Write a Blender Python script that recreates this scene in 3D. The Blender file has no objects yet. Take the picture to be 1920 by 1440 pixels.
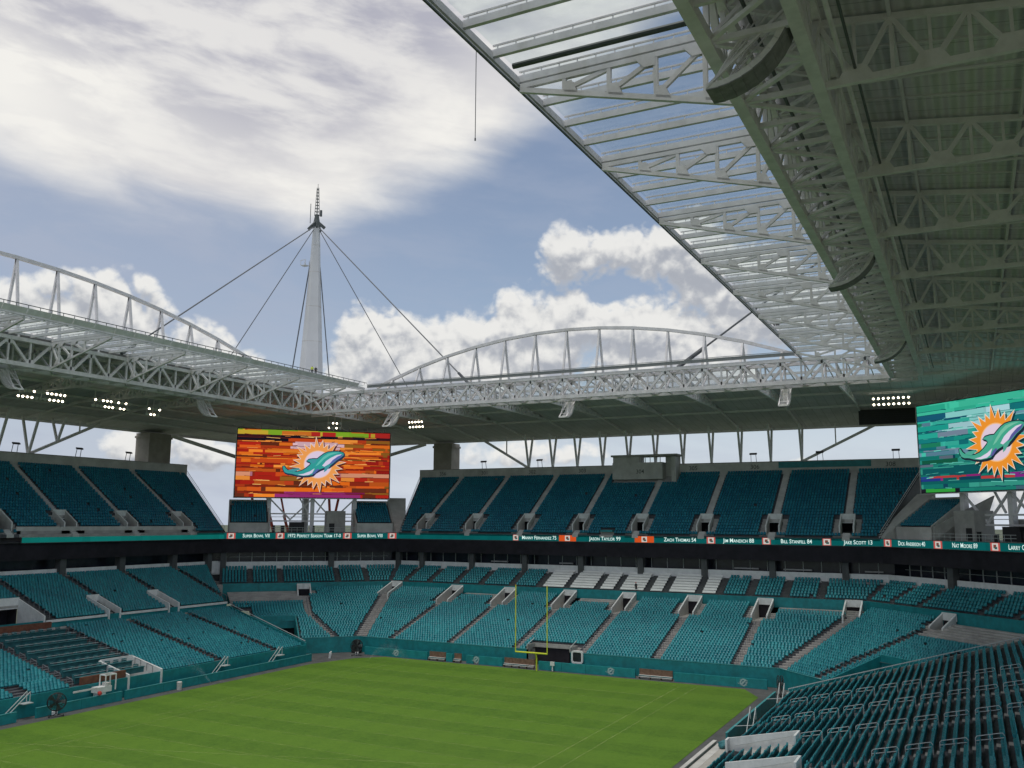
import bpy, math, random
import numpy as np
from mathutils import Vector, Matrix

random.seed(7)
rng = np.random.default_rng(11)
scene = bpy.context.scene
col = scene.collection
R = math.radians
S2 = math.sqrt(.5)

# ------------------------------------------------------------------ camera
CAM = (64.711, -133.865, 23.983)
FPX, YAW, PITCH, ROLL = 1678.19, R(27.074), R(8.693), R(0.297)   # measured on the 1920 px wide photograph
fw = Vector((-math.sin(YAW)*math.cos(PITCH), math.cos(YAW)*math.cos(PITCH), math.sin(PITCH)))
rt = Vector((math.cos(YAW), math.sin(YAW), 0))
up = rt.cross(fw)
rt, up = rt*math.cos(ROLL)+up*math.sin(ROLL), up*math.cos(ROLL)-rt*math.sin(ROLL)
cam_data = bpy.data.cameras.new('camera')
cam = bpy.data.objects.new('camera', cam_data)
col.objects.link(cam)
M3 = Matrix((rt, up, -fw)).transposed()
cam.matrix_world = Matrix.Translation(CAM) @ M3.to_4x4()
cam_data.sensor_width = 36
cam_data.sensor_fit = 'HORIZONTAL'
cam_data.lens = FPX/1920*36
cam_data.clip_start = .5
cam_data.clip_end = 20000
scene.camera = cam

def ray(px, py):
    return fw*FPX + rt*(px-960) - up*(py-720)
def on_plane(px, py, point, normal):
    """where the line of sight through a photo pixel meets a plane of the place"""
    d, n, C = ray(px, py), Vector(normal), Vector(CAM)
    return C + d*((Vector(point)-C).dot(n)/d.dot(n))

# ------------------------------------------------------------------ sky and sun
SUN_EL, SUN_AZ = R(77), R(190)          # azimuth clockwise from +Y
world = bpy.data.worlds.new('World')
scene.world = world
world.use_nodes = True
wt = world.node_tree
wt.nodes.clear()

class NT:
    """short node builder"""
    def __init__(s, tree): s.t = tree
    def node(s, kind, **kw):
        n = s.t.nodes.new(kind)
        for k, v in kw.items(): setattr(n, k, v)
        return n
    def link(s, a, b): s.t.links.new(a, b)
    def put(s, sock, v):
        if hasattr(v, 'is_linked'): s.t.links.new(v, sock)
        else: sock.default_value = v
    def math(s, op, a, b=0.0, c=0.0, clamp=False):
        n = s.node('ShaderNodeMath', operation=op, use_clamp=clamp)
        s.put(n.inputs[0], a); s.put(n.inputs[1], b); s.put(n.inputs[2], c)
        return n.outputs[0]
    def vec(s, x, y, z):
        n = s.node('ShaderNodeCombineXYZ')
        for i, v in enumerate((x, y, z)): s.put(n.inputs[i], v)
        return n.outputs[0]
    def sep(s, v):
        n = s.node('ShaderNodeSeparateXYZ'); s.put(n.inputs[0], v); return n.outputs
    def noise(s, v, scale, detail=4, rough=.55, dist=0.0, typ='FBM', lac=2.0, dim='3D'):
        n = s.node('ShaderNodeTexNoise'); n.noise_type = typ; n.noise_dimensions = dim
        s.put(n.inputs['Vector'], v); n.inputs['Scale'].default_value = scale
        n.inputs['Detail'].default_value = detail; n.inputs['Roughness'].default_value = rough
        n.inputs['Distortion'].default_value = dist; n.inputs['Lacunarity'].default_value = lac
        return n.outputs['Fac']
    def step(s, x, lo, hi):
        n = s.node('ShaderNodeMapRange', interpolation_type='SMOOTHSTEP')
        s.put(n.inputs[0], x); s.put(n.inputs[1], lo); s.put(n.inputs[2], hi)
        return n.outputs[0]
    def mix(s, f, a, b):
        n = s.node('ShaderNodeMix', data_type='RGBA')
        s.put(n.inputs[0], f); s.put(n.inputs[6], a if hasattr(a, 'is_linked') else (*a, 1))
        s.put(n.inputs[7], b if hasattr(b, 'is_linked') else (*b, 1))
        return n.outputs[2]

n = NT(wt)
tc = n.node('ShaderNodeTexCoord').outputs['Generated']
dx, dy, dz = n.sep(tc)
el = n.math('MULTIPLY', n.math('ARCSINE', dz), 180/math.pi)
az = n.math('MULTIPLY', n.math('ARCTAN2', n.math('MULTIPLY', dx, -1.0), dy), 180/math.pi)   # degrees left of +Y
skyt = n.node('ShaderNodeTexSky', sky_type='NISHITA')
skyt.sun_disc = False
skyt.sun_elevation = SUN_EL
skyt.sun_rotation = SUN_AZ
skyt.air_density = 1.0
skyt.dust_density = 1.2
skyt.ozone_density = 1.6
hsv = n.node('ShaderNodeHueSaturation')
hsv.inputs['Saturation'].default_value = .80
n.link(skyt.outputs[0], hsv.inputs['Color'])
def blobs(lst, a, e):
    """soft ellipses of cloud: (azimuth, elevation, half width, half height, amount)"""
    p = n.vec(a, e, 0.0); tot = 0.0
    for (a0, e0, ra, re, amp) in lst:
        q = n.node('ShaderNodeVectorMath', operation='MULTIPLY_ADD')
        n.link(p, q.inputs[0]); q.inputs[1].default_value = (1/ra, 1/re, 0); q.inputs[2].default_value = (-a0/ra, -e0/re, 0)
        d = n.node('ShaderNodeVectorMath', operation='DOT_PRODUCT'); n.link(q.outputs[0], d.inputs[0]); n.link(q.outputs[0], d.inputs[1])
        tot = n.math('MULTIPLY_ADD', n.math('POWER', .36788, d.outputs['Value']), amp, tot)
    return tot
# high bright sheet: its lower edge hangs down in a shallow V -------------
def warped(v, scale, amount, det=1):
    w_ = n.node('ShaderNodeTexNoise', noise_dimensions='2D'); w_.inputs['Scale'].default_value = scale; w_.inputs['Detail'].default_value = det
    n.link(v, w_.inputs['Vector'])
    o_ = n.node('ShaderNodeVectorMath', operation='MULTIPLY_ADD')
    n.link(w_.outputs['Color'], o_.inputs[0]); o_.inputs[1].default_value = (amount, amount, 0); n.link(v, o_.inputs[2])
    return o_.outputs[0]
av = n.vec(n.math('MULTIPLY', n.math('ADD', az, n.math('MULTIPLY', el, .55)), .075), n.math('MULTIPLY', n.math('SUBTRACT', el, n.math('MULTIPLY', az, .12)), .26), 0.0)
wav = warped(av, .9, .42, 2)
s1 = n.noise(wav, .75, 7, .53, dim='2D')
s2 = n.noise(wav, 1.9, 6, .56, dim='2D')
da = n.math('SUBTRACT', az, 41.0)
edge_el = n.math('ADD', 16.4, n.math('MAXIMUM', n.math('MULTIPLY', da, .15), n.math('MULTIPLY', da, -.56)))
edge_el = n.math('MINIMUM', edge_el, 31.0)
above = n.math('SUBTRACT', el, edge_el)
sheet = n.math('ADD', n.math('MULTIPLY', above, .17), n.math('MULTIPLY', n.math('SUBTRACT', s1, .5), 1.2))
sheet_m = n.step(sheet, -.20, .55)
rim = n.step(above, 9.5, 3.5)                                   # the lower part of the sheet is thin and bright
grey = n.step(n.math('ADD', n.math('MULTIPLY', s1, .6), n.math('MULTIPLY', s2, .6)), .48, .74)
tone = n.math('ADD', n.math('MULTIPLY', rim, .50), n.math('MULTIPLY', grey, n.math('SUBTRACT', .72, n.math('MULTIPLY', rim, .42))), clamp=True)
glow = blobs([(59.5, 24.0, 7.5, 3.4, .55), (39.5, 19.2, 4.5, 3.0, .35), (31.0, 24.5, 3.5, 2.2, .25)], az, el)
sheet_c = n.mix(n.math('ADD', tone, glow, clamp=True), (.225, .226, .262), (.445, .437, .418))
# cumulus ----------------------------------------------------------------
cum_list = [(57.0, 10.6, 2.6, 2.6, 1.0), (51.8, 11.6, 3.2, 2.9, 1.05), (46.2, 9.6, 2.6, 2.0, 1.0), (43.8, 8.2, 2.4, 1.5, .85),
            (36.4, 11.6, 2.0, 2.3, 1.0), (37.4, 8.6, 2.6, 2.0, .95), (32.0, 10.4, 3.4, 2.2, 1.0), (30.2, 12.2, 1.3, 1.8, .6), (27.0, 12.6, 1.5, 2.5, .95), (24.4, 12.0, 2.0, 2.3, .95),
            (20.6, 12.0, 2.0, 1.7, .8), (17.6, 11.8, 2.2, 1.9, 1.0), (27.5, 9.0, 6.0, 2.0, .9), (14.6, 10.0, 2.8, 2.6, 1.0), (18.6, 9.0, 2.0, 1.2, .8),
            (23.5, 16.9, 1.9, 2.1, 1.05), (19.8, 17.0, 2.2, 1.4, .9), (15.8, 17.0, 2.6, 2.6, 1.05), (12.0, 14.6, 3.0, 2.4, .95), (7.5, 12.6, 4, 2.6, .8),
            (40.5, 3.6, 5, 1.0, .75), (26.0, 4.2, 6, 1.0, .75), (48.5, 4.2, 4, 1.2, .8), (9.2, 3.3, .9, .6, .95)]
scat = n.noise(n.vec(n.math('MULTIPLY', az, .05), n.math('MULTIPLY', el, .09), 0.0), 1.3, 2, .5, dim='2D')
outside = n.step(n.math('ABSOLUTE', n.math('SUBTRACT', az, 33.0)), 26.0, 32.0)
scat_f = n.math('MULTIPLY', n.math('MULTIPLY', n.step(scat, .5, .72), outside), .95)
az3 = n.math('MULTIPLY', az, .30)
def cum_density(e_shift):
    e = n.math('ADD', el, e_shift)
    v = n.vec(az3, n.math('MULTIPLY', e, .34), 0.0)
    w2 = warped(v, 1.1, .45, 1)
    lob = None
    for sc, am in ((.75, .50), (1.7, .30), (3.9, .17)):
        q = n.math('MULTIPLY', n.math('ABSOLUTE', n.math('SUBTRACT', n.noise(w2, sc, 0, .5, dim='2D'), .5)), am*2.6)
        lob = q if lob is None else n.math('ADD', lob, q)
    fine = n.math('MULTIPLY', n.math('SUBTRACT', n.noise(v, 7.0, 3, .62, dim='2D'), .5), .30)
    form = n.math('ADD', blobs(cum_list, az, e), scat_f)
    form = n.math('MINIMUM', form, 1.25)
    puff = n.math('MULTIPLY', n.math('ADD', lob, fine), n.math('ADD', n.step(form, .04, .40), 0.0))
    return n.math('ADD', n.math('SUBTRACT', form, .66), puff)
d0 = cum_density(0.0)
d1 = cum_density(.9)
low = n.step(el, 26.0, 17.0)
cum_m = n.math('MULTIPLY', n.step(d0, -.06, .36), low)
lit = n.math('SUBTRACT', d0, d1)
shade = n.math('ADD', n.math('MULTIPLY', n.step(lit, -.32, .46), .95), n.math('MULTIPLY', n.step(d0, .45, .0), .22), clamp=True)
cum_c = n.mix(shade, (.200, .212, .238), (.425, .422, .410))
# put together -----------------------------------------------------------
SKY = .060
bgc = n.node('ShaderNodeVectorMath', operation='SCALE'); n.link(hsv.outputs[0], bgc.inputs[0]); bgc.inputs['Scale'].default_value = SKY
haze_c = n.mix(n.step(el, 13.0, -1.0), bgc.outputs[0], (.33, .36, .405))
veil_f = n.math('ADD', n.math('MULTIPLY', n.step(s2, .38, .72), .22), n.math('MULTIPLY', n.step(az, 26.0, 50.0), .50))
veil = n.mix(veil_f, haze_c, (.205, .228, .285))
c1 = n.mix(sheet_m, veil, sheet_c)
c2 = n.mix(cum_m, c1, cum_c)
final = n.mix(n.step(el, -.5, -3.0), c2, (.14, .15, .14))
bg = n.node('ShaderNodeBackground'); n.link(final, bg.inputs['Color']); bg.inputs['Strength'].default_value = 1.0
world.cycles.sampling_method = 'NONE'
out = n.node('ShaderNodeOutputWorld'); n.link(bg.outputs[0], out.inputs['Surface'])

sun_data = bpy.data.lights.new('sun', 'SUN')
sun_data.energy = .80
sun_data.angle = R(16)
sun_data.color = (1, .965, .9)
sun = bpy.data.objects.new('sun', sun_data)
col.objects.link(sun)
sd = Vector((math.sin(SUN_AZ)*math.cos(SUN_EL), math.cos(SUN_AZ)*math.cos(SUN_EL), math.sin(SUN_EL)))
sun.rotation_euler = sd.to_track_quat('Z', 'Y').to_euler()
sun.location = (0, -50, 150)

vs = scene.view_settings
vs.view_transform = 'Standard'
vs.look = 'None'
vs.exposure = 1.0
vs.gamma = 1.0
vs.use_curve_mapping = False
scene.cycles.max_bounces = 8
scene.cycles.diffuse_bounces = 4
scene.cycles.transparent_max_bounces = 24
scene.cycles.use_denoising = True

# ------------------------------------------------------------------ materials
def mat(name, base, rough=.6, var=.12, scale=1.0, second=None, metallic=0.0, bump=0.0, bump_scale=20, streak=0.0, spec=.5, detail=5):
    """base colour varied by noise (grain and wear), optional second dirt colour, fine relief"""
    m = bpy.data.materials.new(name); m.use_nodes = True
    t = NT(m.node_tree); m.node_tree.nodes.clear()
    b = t.node('ShaderNodeBsdfPrincipled'); o = t.node('ShaderNodeOutputMaterial'); t.link(b.outputs[0], o.inputs[0])
    geo = t.node('ShaderNodeNewGeometry').outputs['Position']
    f = t.noise(geo, scale, detail, .6)
    lo = tuple(max(0, c*(1-var)) for c in base); hi = tuple(min(1, c*(1+var)) for c in base)
    c = t.mix(t.step(f, .3, .7), lo, hi)
    if second:
        x, y, z = t.sep(geo)
        f2 = t.noise(t.vec(t.math('MULTIPLY', x, .6), t.math('MULTIPLY', y, .6), t.math('MULTIPLY', z, .18)), scale*.7, 6, .65)
        c = t.mix(t.math('MULTIPLY', t.step(f2, .5, .72), streak or .5), c, second)
    t.link(c, b.inputs['Base Color'])
    rn = t.noise(geo, scale*2.3, 3)
    t.link(t.math('ADD', t.math('MULTIPLY', t.math('SUBTRACT', rn, .5), .25), rough, clamp=True), b.inputs['Roughness'])
    b.inputs['Metallic'].default_value = metallic
    b.inputs['Specular IOR Level'].default_value = spec
    if bump:
        bn = t.node('ShaderNodeBump'); bn.inputs['Strength'].default_value = bump; bn.inputs['Distance'].default_value = .05
        t.link(t.noise(geo, bump_scale, 4), bn.inputs['Height']); t.link(bn.outputs[0], b.inputs['Normal'])
    return m

STEEL = mat('painted_steel', (.72, .70, .695), .5, .10, .9, (.52, .50, .45), streak=.5)
STEEL_IN = mat('painted_steel_inner', (.79, .765, .765), .55, .09, .9, (.58, .55, .50), streak=.5)
DARKSTEEL = mat('dark_steel', (.07, .085, .085), .5, .2, 1)
CABLE = mat('cable', (.10, .11, .12), .45, .2, 3)
MASTPAINT = mat('mast_paint', (.62, .64, .65), .45, .05, .2, (.50, .51, .51), streak=.3)
CONC = mat('concrete', (.40, .39, .365), .85, .15, .6, (.26, .25, .235), streak=.6, bump=.2, bump_scale=6)
CONC_L = mat('pale_concrete', (.56, .55, .52), .8, .12, .5, (.38, .37, .34), streak=.6)
TREAD = mat('shaded_tread', (.095, .098, .108), .85, .2, .6, (.06, .06, .07), streak=.6)  # concrete coloured darker to carry the shade between seat rows
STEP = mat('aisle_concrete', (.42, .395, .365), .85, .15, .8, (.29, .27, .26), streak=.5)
WHITEWALL = mat('white_wall_paint', (.80, .80, .79), .6, .07, 1.1, (.55, .55, .52), streak=.5)
VOMWHITE = mat('vomitory_paint', (.76, .77, .75), .6, .08, 1.3, (.50, .50, .47), streak=.5)
TEALWALL = mat('teal_wall_paint', (.010, .225, .245), .5, .16, 1.1, (.014, .135, .150), streak=.7)
TEALPAD = mat('teal_wall_pad', (.011, .245, .265), .45, .14, 1.2, (.012, .17, .185), streak=.6)
def seat_material(name, base, faded, rough):
    m = bpy.data.materials.new(name); m.use_nodes = True
    t = NT(m.node_tree); m.node_tree.nodes.clear()
    b = t.node('ShaderNodeBsdfPrincipled'); o = t.node('ShaderNodeOutputMaterial'); t.link(b.outputs[0], o.inputs[0])
    gn = t.node('ShaderNodeNewGeometry'); oi = t.node('ShaderNodeObjectInfo')
    r_ = t.math('FRACT', t.math('ADD', gn.outputs['Random Per Island'], oi.outputs['Random']))
    big = t.step(t.noise(gn.outputs['Position'], .16, 4, .6), .35, .68)
    k_ = t.math('ADD', t.math('MULTIPLY', t.math('POWER', r_, 2.0), .75), t.math('MULTIPLY', big, .30), clamp=True)
    t.link(t.mix(k_, base, faded), b.inputs['Base Color'])
    t.link(t.math('MULTIPLY_ADD', r_, .25, rough), b.inputs['Roughness']); b.inputs['Specular IOR Level'].default_value = .45
    return m
SEAT = seat_material('teal_seat_plastic', (.009, .180, .220), (.026, .295, .325), .30)
SEATUP = seat_material('upper_seat_plastic', (.008, .165, .255), (.022, .270, .350), .32)
SEATWHITE = mat('white_seat_cover', (.74, .75, .72), .6, .05, .6)
TARP = mat('teal_tarpaulin', (.035, .17, .19), .6, .30, 3.5, (.03, .12, .14), streak=.6, bump=.6, bump_scale=4)
DARKGLASS = mat('suite_glass', (.022, .024, .038), .2, .3, .5)
DARKVOID = mat('unlit_interior', (.018, .016, .022), .9, .3, .5)  # near-black base stands in for the darkness of openings and recesses
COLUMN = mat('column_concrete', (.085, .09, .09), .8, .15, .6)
RAIL = mat('galvanised_rail', (.56, .59, .58), .45, .08, 4)
WOOD = mat('wood_panel', (.17, .062, .035), .6, .25, 2)
BENCHBROWN = mat('bench_board', (.19, .11, .075), .7, .25, 2)
YELLOW = mat('goal_yellow', (.70, .74, .05), .4, .05, 1)
ORANGE = mat('orange_ribbon', (.85, .24, .02), .5, .05, 1)
REDPAINT = mat('red_boom_paint', (.62, .09, .04), .45, .1, 1)
BLACK = mat('black_plastic', (.02, .02, .022), .6, .2, 2)
GREYBOX = mat('grey_speaker_grille', (.72, .71, .67), .6, .10, 2, (.52, .50, .45), streak=.5)
SPKDARK = mat('speaker_front', (.22, .22, .21), .7, .2, 2)
APRON = mat('apron_asphalt', (.085, .088, .088), .85, .2, .5, (.15, .15, .14), streak=.5, bump=.3)
PALEPATH = mat('pale_walkway', (.42, .40, .36), .8, .1, .6, (.30, .29, .27), streak=.5)
SKIN = mat('skin', (.42, .26, .18), .6, .05, 5)
CLOTHDARK = mat('dark_clothing', (.025, .028, .035), .8, .2, 5)
CLOTHRED = mat('red_cap', (.65, .06, .05), .7, .1, 5)
CLOTHVEST = mat('safety_vest', (.62, .75, .06), .7, .1, 5)

def deck_material():
    m = bpy.data.materials.new('roof_deck_underside'); m.use_nodes = True
    t = NT(m.node_tree); m.node_tree.nodes.clear()
    b = t.node('ShaderNodeBsdfPrincipled'); o = t.node('ShaderNodeOutputMaterial'); t.link(b.outputs[0], o.inputs[0])
    uv = t.node('ShaderNodeUVMap'); uv.uv_map = 'run'
    u_, v_, w_ = t.sep(uv.outputs[0])
    geo = t.node('ShaderNodeNewGeometry').outputs['Position']
    c = t.mix(t.step(t.noise(geo, .25, 6, .6), .3, .7), (.63, .61, .63), (.74, .72, .74))
    wn = t.node('ShaderNodeTexWhiteNoise', noise_dimensions='2D'); t.link(t.vec(t.math('FLOOR', t.math('DIVIDE', u_, 1.67)), t.math('FLOOR', t.math('DIVIDE', v_, 6.1)), 0.0), wn.inputs['Vector'])
    c = t.mix(t.math('MULTIPLY', wn.outputs['Value'], .30), c, (.42, .435, .42))
    jt = t.step(t.math('ABSOLUTE', t.math('SUBTRACT', t.math('FRACT', t.math('DIVIDE', u_, 1.67)), .5)), .465, .49)
    c = t.mix(t.math('MULTIPLY', jt, .55), c, (.24, .25, .24))
    st = t.noise(t.vec(t.math('MULTIPLY', u_, 2.2), t.math('MULTIPLY', v_, .22), 0.0), 1.0, 5, .6)
    c = t.mix(t.math('MULTIPLY', t.step(st, .52, .75), .45), c, (.38, .36, .31))
    t.link(c, b.inputs['Base Color']); b.inputs['Roughness'].default_value = .75
    wv = t.math('SINE', t.math('MULTIPLY', v_, 2*math.pi/.9))
    bn = t.node('ShaderNodeBump'); bn.inputs['Strength'].default_value = .9; bn.inputs['Distance'].default_value = .12
    t.link(wv, bn.inputs['Height']); t.link(bn.outputs[0], b.inputs['Normal'])
    return m
DECK = deck_material()
DECKPAINT = mat('deck_paint', (.68, .66, .67), .7, .1, .6)

def glass_material():
    m = bpy.data.materials.new('skirt_glazing'); m.use_nodes = True
    t = NT(m.node_tree); m.node_tree.nodes.clear()
    o = t.node('ShaderNodeOutputMaterial')
    tr = t.node('ShaderNodeBsdfTransparent'); tr.inputs[0].default_value = (.93, .96, .96, 1)
    gl = t.node('ShaderNodeBsdfGlossy'); gl.inputs['Roughness'].default_value = .12
    df = t.node('ShaderNodeBsdfDiffuse'); df.inputs[0].default_value = (.55, .57, .57, 1)
    lw = t.node('ShaderNodeLayerWeight'); lw.inputs[0].default_value = .5
    fr = t.math('MULTIPLY_ADD', t.math('POWER', lw.outputs['Facing'], 5.0), .35, .015)
    a = t.node('ShaderNodeMixShader'); t.link(fr, a.inputs[0]); t.link(tr.outputs[0], a.inputs[1]); t.link(gl.outputs[0], a.inputs[2])
    geo = t.node('ShaderNodeNewGeometry').outputs['Position']
    dirt = t.math('MULTIPLY', t.step(t.noise(geo, .7, 5, .6), .35, .8), .022)
    d = t.node('ShaderNodeMixShader'); t.link(dirt, d.inputs[0]); t.link(a.outputs[0], d.inputs[1]); t.link(df.outputs[0], d.inputs[2])
    t.link(d.outputs[0], o.inputs[0])
    return m
GLASS = glass_material()

def grass_material():
    m = bpy.data.materials.new('turf'); m.use_nodes = True
    t = NT(m.node_tree); m.node_tree.nodes.clear()
    b = t.node('ShaderNodeBsdfPrincipled'); o = t.node('ShaderNodeOutputMaterial'); t.link(b.outputs[0], o.inputs[0])
    geo = t.node('ShaderNodeNewGeometry').outputs['Position']
    x, y, z = t.sep(geo)
    fine = t.noise(geo, 2.2, 8, .80)
    mid = t.noise(geo, .9, 6, .7)
    big = t.noise(geo, .05, 3, .5)
    wob = t.math('MULTIPLY', t.math('SUBTRACT', t.noise(geo, .4, 3), .5), .7)
    band = t.step(t.math('SINE', t.math('MULTIPLY', t.math('ADD', y, wob), 2*math.pi/9.14)), -.5, .5)
    band2 = t.step(t.math('SINE', t.math('MULTIPLY', t.math('ADD', x, wob), 2*math.pi/4.6)), -.6, .6)
    streak = t.noise(t.vec(t.math('MULTIPLY', x, .10), t.math('MULTIPLY', y, 1.3), 0.0), 1.0, 4, .6)
    k = t.math('ADD', t.math('MULTIPLY', fine, .72), t.math('MULTIPLY', mid, .36))
    k = t.math('ADD', k, t.math('ADD', t.math('MULTIPLY', band, .10), t.math('ADD', t.math('MULTIPLY', band2, .035), t.math('MULTIPLY', streak, .16))))
    c = t.mix(t.step(k, .36, .86), (.045, .116, .008), (.110, .218, .018))
    c = t.mix(t.math('MULTIPLY', t.step(big, .42, .72), .30), c, (.110, .190, .022))
    worn = t.math('MULTIPLY', t.step(t.noise(geo, .33, 6, .7), .60, .80), .35)
    c = t.mix(worn, c, (.115, .150, .030))
    t.link(c, b.inputs['Base Color']); b.inputs['Roughness'].default_value = .75; b.inputs['Specular IOR Level'].default_value = .25
    bn = t.node('ShaderNodeBump'); bn.inputs['Strength'].default_value = .6; bn.inputs['Distance'].default_value = .06
    t.link(t.noise(geo, 9, 5, .7), bn.inputs['Height']); t.link(bn.outputs[0], b.inputs['Normal'])
    return m
GRASS = grass_material()

def line_material():
    m = bpy.data.materials.new('faded_line_paint'); m.use_nodes = True
    t = NT(m.node_tree); m.node_tree.nodes.clear()
    b = t.node('ShaderNodeBsdfPrincipled'); o = t.node('ShaderNodeOutputMaterial')
    geo = t.node('ShaderNodeNewGeometry').outputs['Position']
    tr = t.node('ShaderNodeBsdfTransparent')
    mx = t.node('ShaderNodeMixShader')
    t.link(t.math('MULTIPLY', t.step(t.noise(geo, .8, 5, .7), .25, .75), .55), mx.inputs[0]); t.link(tr.outputs[0], mx.inputs[1]); t.link(b.outputs[0], mx.inputs[2])
    b.inputs['Base Color'].default_value = (.42, .50, .17, 1); b.inputs['Roughness'].default_value = .8
    t.link(mx.outputs[0], o.inputs[0])
    return m
LINE = line_material()

def emit_attr(name, strength):
    """a lit display: what it shows is stored per face"""
    m = bpy.data.materials.new(name); m.use_nodes = True
    t = NT(m.node_tree); m.node_tree.nodes.clear()
    o = t.node('ShaderNodeOutputMaterial'); e = t.node('ShaderNodeEmission'); a = t.node('ShaderNodeAttribute'); a.attribute_name = 'shown'
    t.link(a.outputs['Color'], e.inputs[0]); e.inputs[1].default_value = strength; t.link(e.outputs[0], o.inputs[0])
    return m
LED = emit_attr('led_display', .46)
RIBBON = emit_attr('led_ribbon', .44)
def emit(name, c, s):
    m = bpy.data.materials.new(name); m.use_nodes = True
    t = NT(m.node_tree); m.node_tree.nodes.clear()
    o = t.node('ShaderNodeOutputMaterial'); e = t.node('ShaderNodeEmission')
    e.inputs[0].default_value = (*c, 1); e.inputs[1].default_value = s; t.link(e.outputs[0], o.inputs[0])
    return m
LAMPLIGHT = emit('lamp_light', (1, .88, .66), 5)
def lin(r, g, b):
    f = lambda c: (c/255/12.92 if c <= 10 else ((c/255+.055)/1.055)**2.4)
    return (f(r), f(g), f(b))

# ------------------------------------------------------------------ mesh helpers
class MB:
    def __init__(s): s.v = []; s.f = []; s.mi = []; s.m = 0; s.c = []; s.cur = None
    def add(s, verts, faces):
        k = len(s.v); s.v += [tuple(p) for p in verts]
        for f in faces:
            s.f.append(tuple(i+k for i in f)); s.mi.append(s.m); s.c.append(s.cur)
        return s
    def box(s, x0, x1, y0, y1, z0, z1):
        return s.add([(x0, y0, z0), (x1, y0, z0), (x1, y1, z0), (x0, y1, z0), (x0, y0, z1), (x1, y0, z1), (x1, y1, z1), (x0, y1, z1)],
                     [(0, 3, 2, 1), (4, 5, 6, 7), (0, 1, 5, 4), (1, 2, 6, 5), (2, 3, 7, 6), (3, 0, 4, 7)])
    def hexa(s, b, t):   # bottom 4 points, top 4 points
        return s.add(list(b)+list(t), [(0, 3, 2, 1), (4, 5, 6, 7), (0, 1, 5, 4), (1, 2, 6, 5), (2, 3, 7, 6), (3, 0, 4, 7)])
    def beam(s, p, q, w, h=None, ref=(0, 0, 1)):
        p, q = Vector(p), Vector(q); h = h or w
        d = (q-p).normalized(); r = Vector(ref)
        if abs(d.dot(r)) > .98: r = Vector((1, 0, 0)) if abs(d.x) < .9 else Vector((0, 1, 0))
        a = d.cross(r).normalized()*(w/2); b = a.cross(d).normalized()*(h/2)
        return s.hexa([p-a-b, p+a-b, p+a+b, p-a+b], [q-a-b, q+a-b, q+a+b, q-a+b])
    def tube(s, p, q, r, n=6, r2=None):
        p, q = Vector(p), Vector(q); r2 = r if r2 is None else r2
        d = (q-p).normalized(); x = d.orthogonal().normalized(); y = d.cross(x)
        vs_ = [p+(x*math.cos(2*math.pi*i/n)+y*math.sin(2*math.pi*i/n))*r for i in range(n)] + [q+(x*math.cos(2*math.pi*i/n)+y*math.sin(2*math.pi*i/n))*r2 for i in range(n)]
        return s.add(vs_, [tuple((i, (i+1) % n, n+(i+1) % n, n+i)) for i in range(n)] + [tuple(range(n-1, -1, -1)), tuple(range(n, 2*n))])
    def path(s, pts, r, n=6):
        for a, b in zip(pts, pts[1:]): s.tube(a, b, r, n)
        return s
    def quad(s, a, b, c, d): return s.add([a, b, c, d], [(0, 1, 2, 3)])
    def poly(s, pts): return s.add(pts, [tuple(range(len(pts)))])
    def build(s, name, mats, parent=None, smooth=False):
        me = bpy.data.meshes.new(name)
        me.from_pydata(s.v, [], s.f)
        mats = mats if isinstance(mats, (list, tuple)) else [mats]
        for m in mats: me.materials.append(m)
        if len(mats) > 1: me.polygons.foreach_set('material_index', s.mi)
        if any(c is not None for c in s.c):
            at = me.color_attributes.new('shown', 'FLOAT_COLOR', 'CORNER')
            arr = []
            for p in me.polygons:
                cc = s.c[p.index] or (0, 0, 0)
                arr += [cc[0], cc[1], cc[2], 1.0]*p.loop_total
            at.data.foreach_set('color', arr)
        if smooth: me.polygons.foreach_set('use_smooth', [True]*len(me.polygons))
        me.update()
        return link(name, me, parent)
def link(name, data, parent=None):
    o = bpy.data.objects.new(name, data); col.objects.link(o)
    if parent: o.parent = parent
    return o
def tag(o, label=None, cat=None, group=None, kind=None):
    if label: o['label'] = label
    if cat: o['category'] = cat
    if group: o['group'] = group
    if kind: o['kind'] = kind
    return o
def empty(name, label, cat, group=None):
    """a thing: children keep world coordinates"""
    o = bpy.data.objects.new(name, None); o.empty_display_size = .5; col.objects.link(o)
    return tag(o, label, cat, group)
class Frame:
    """u runs along the front of a stand, t runs back from the field"""
    def __init__(s, o, ud, td): s.o, s.ud, s.td = o, ud, td
    def W(s, u, t, z): return (s.o[0]+u*s.ud[0]+t*s.td[0], s.o[1]+u*s.ud[1]+t*s.td[1], z)
    def box(s, mb, u0, u1, t0, t1, z0, z1):
        return mb.hexa([s.W(u0, t0, z0), s.W(u1, t0, z0), s.W(u1, t1, z0), s.W(u0, t1, z0)], [s.W(u0, t0, z1), s.W(u1, t0, z1), s.W(u1, t1, z1), s.W(u0, t1, z1)])

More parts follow.
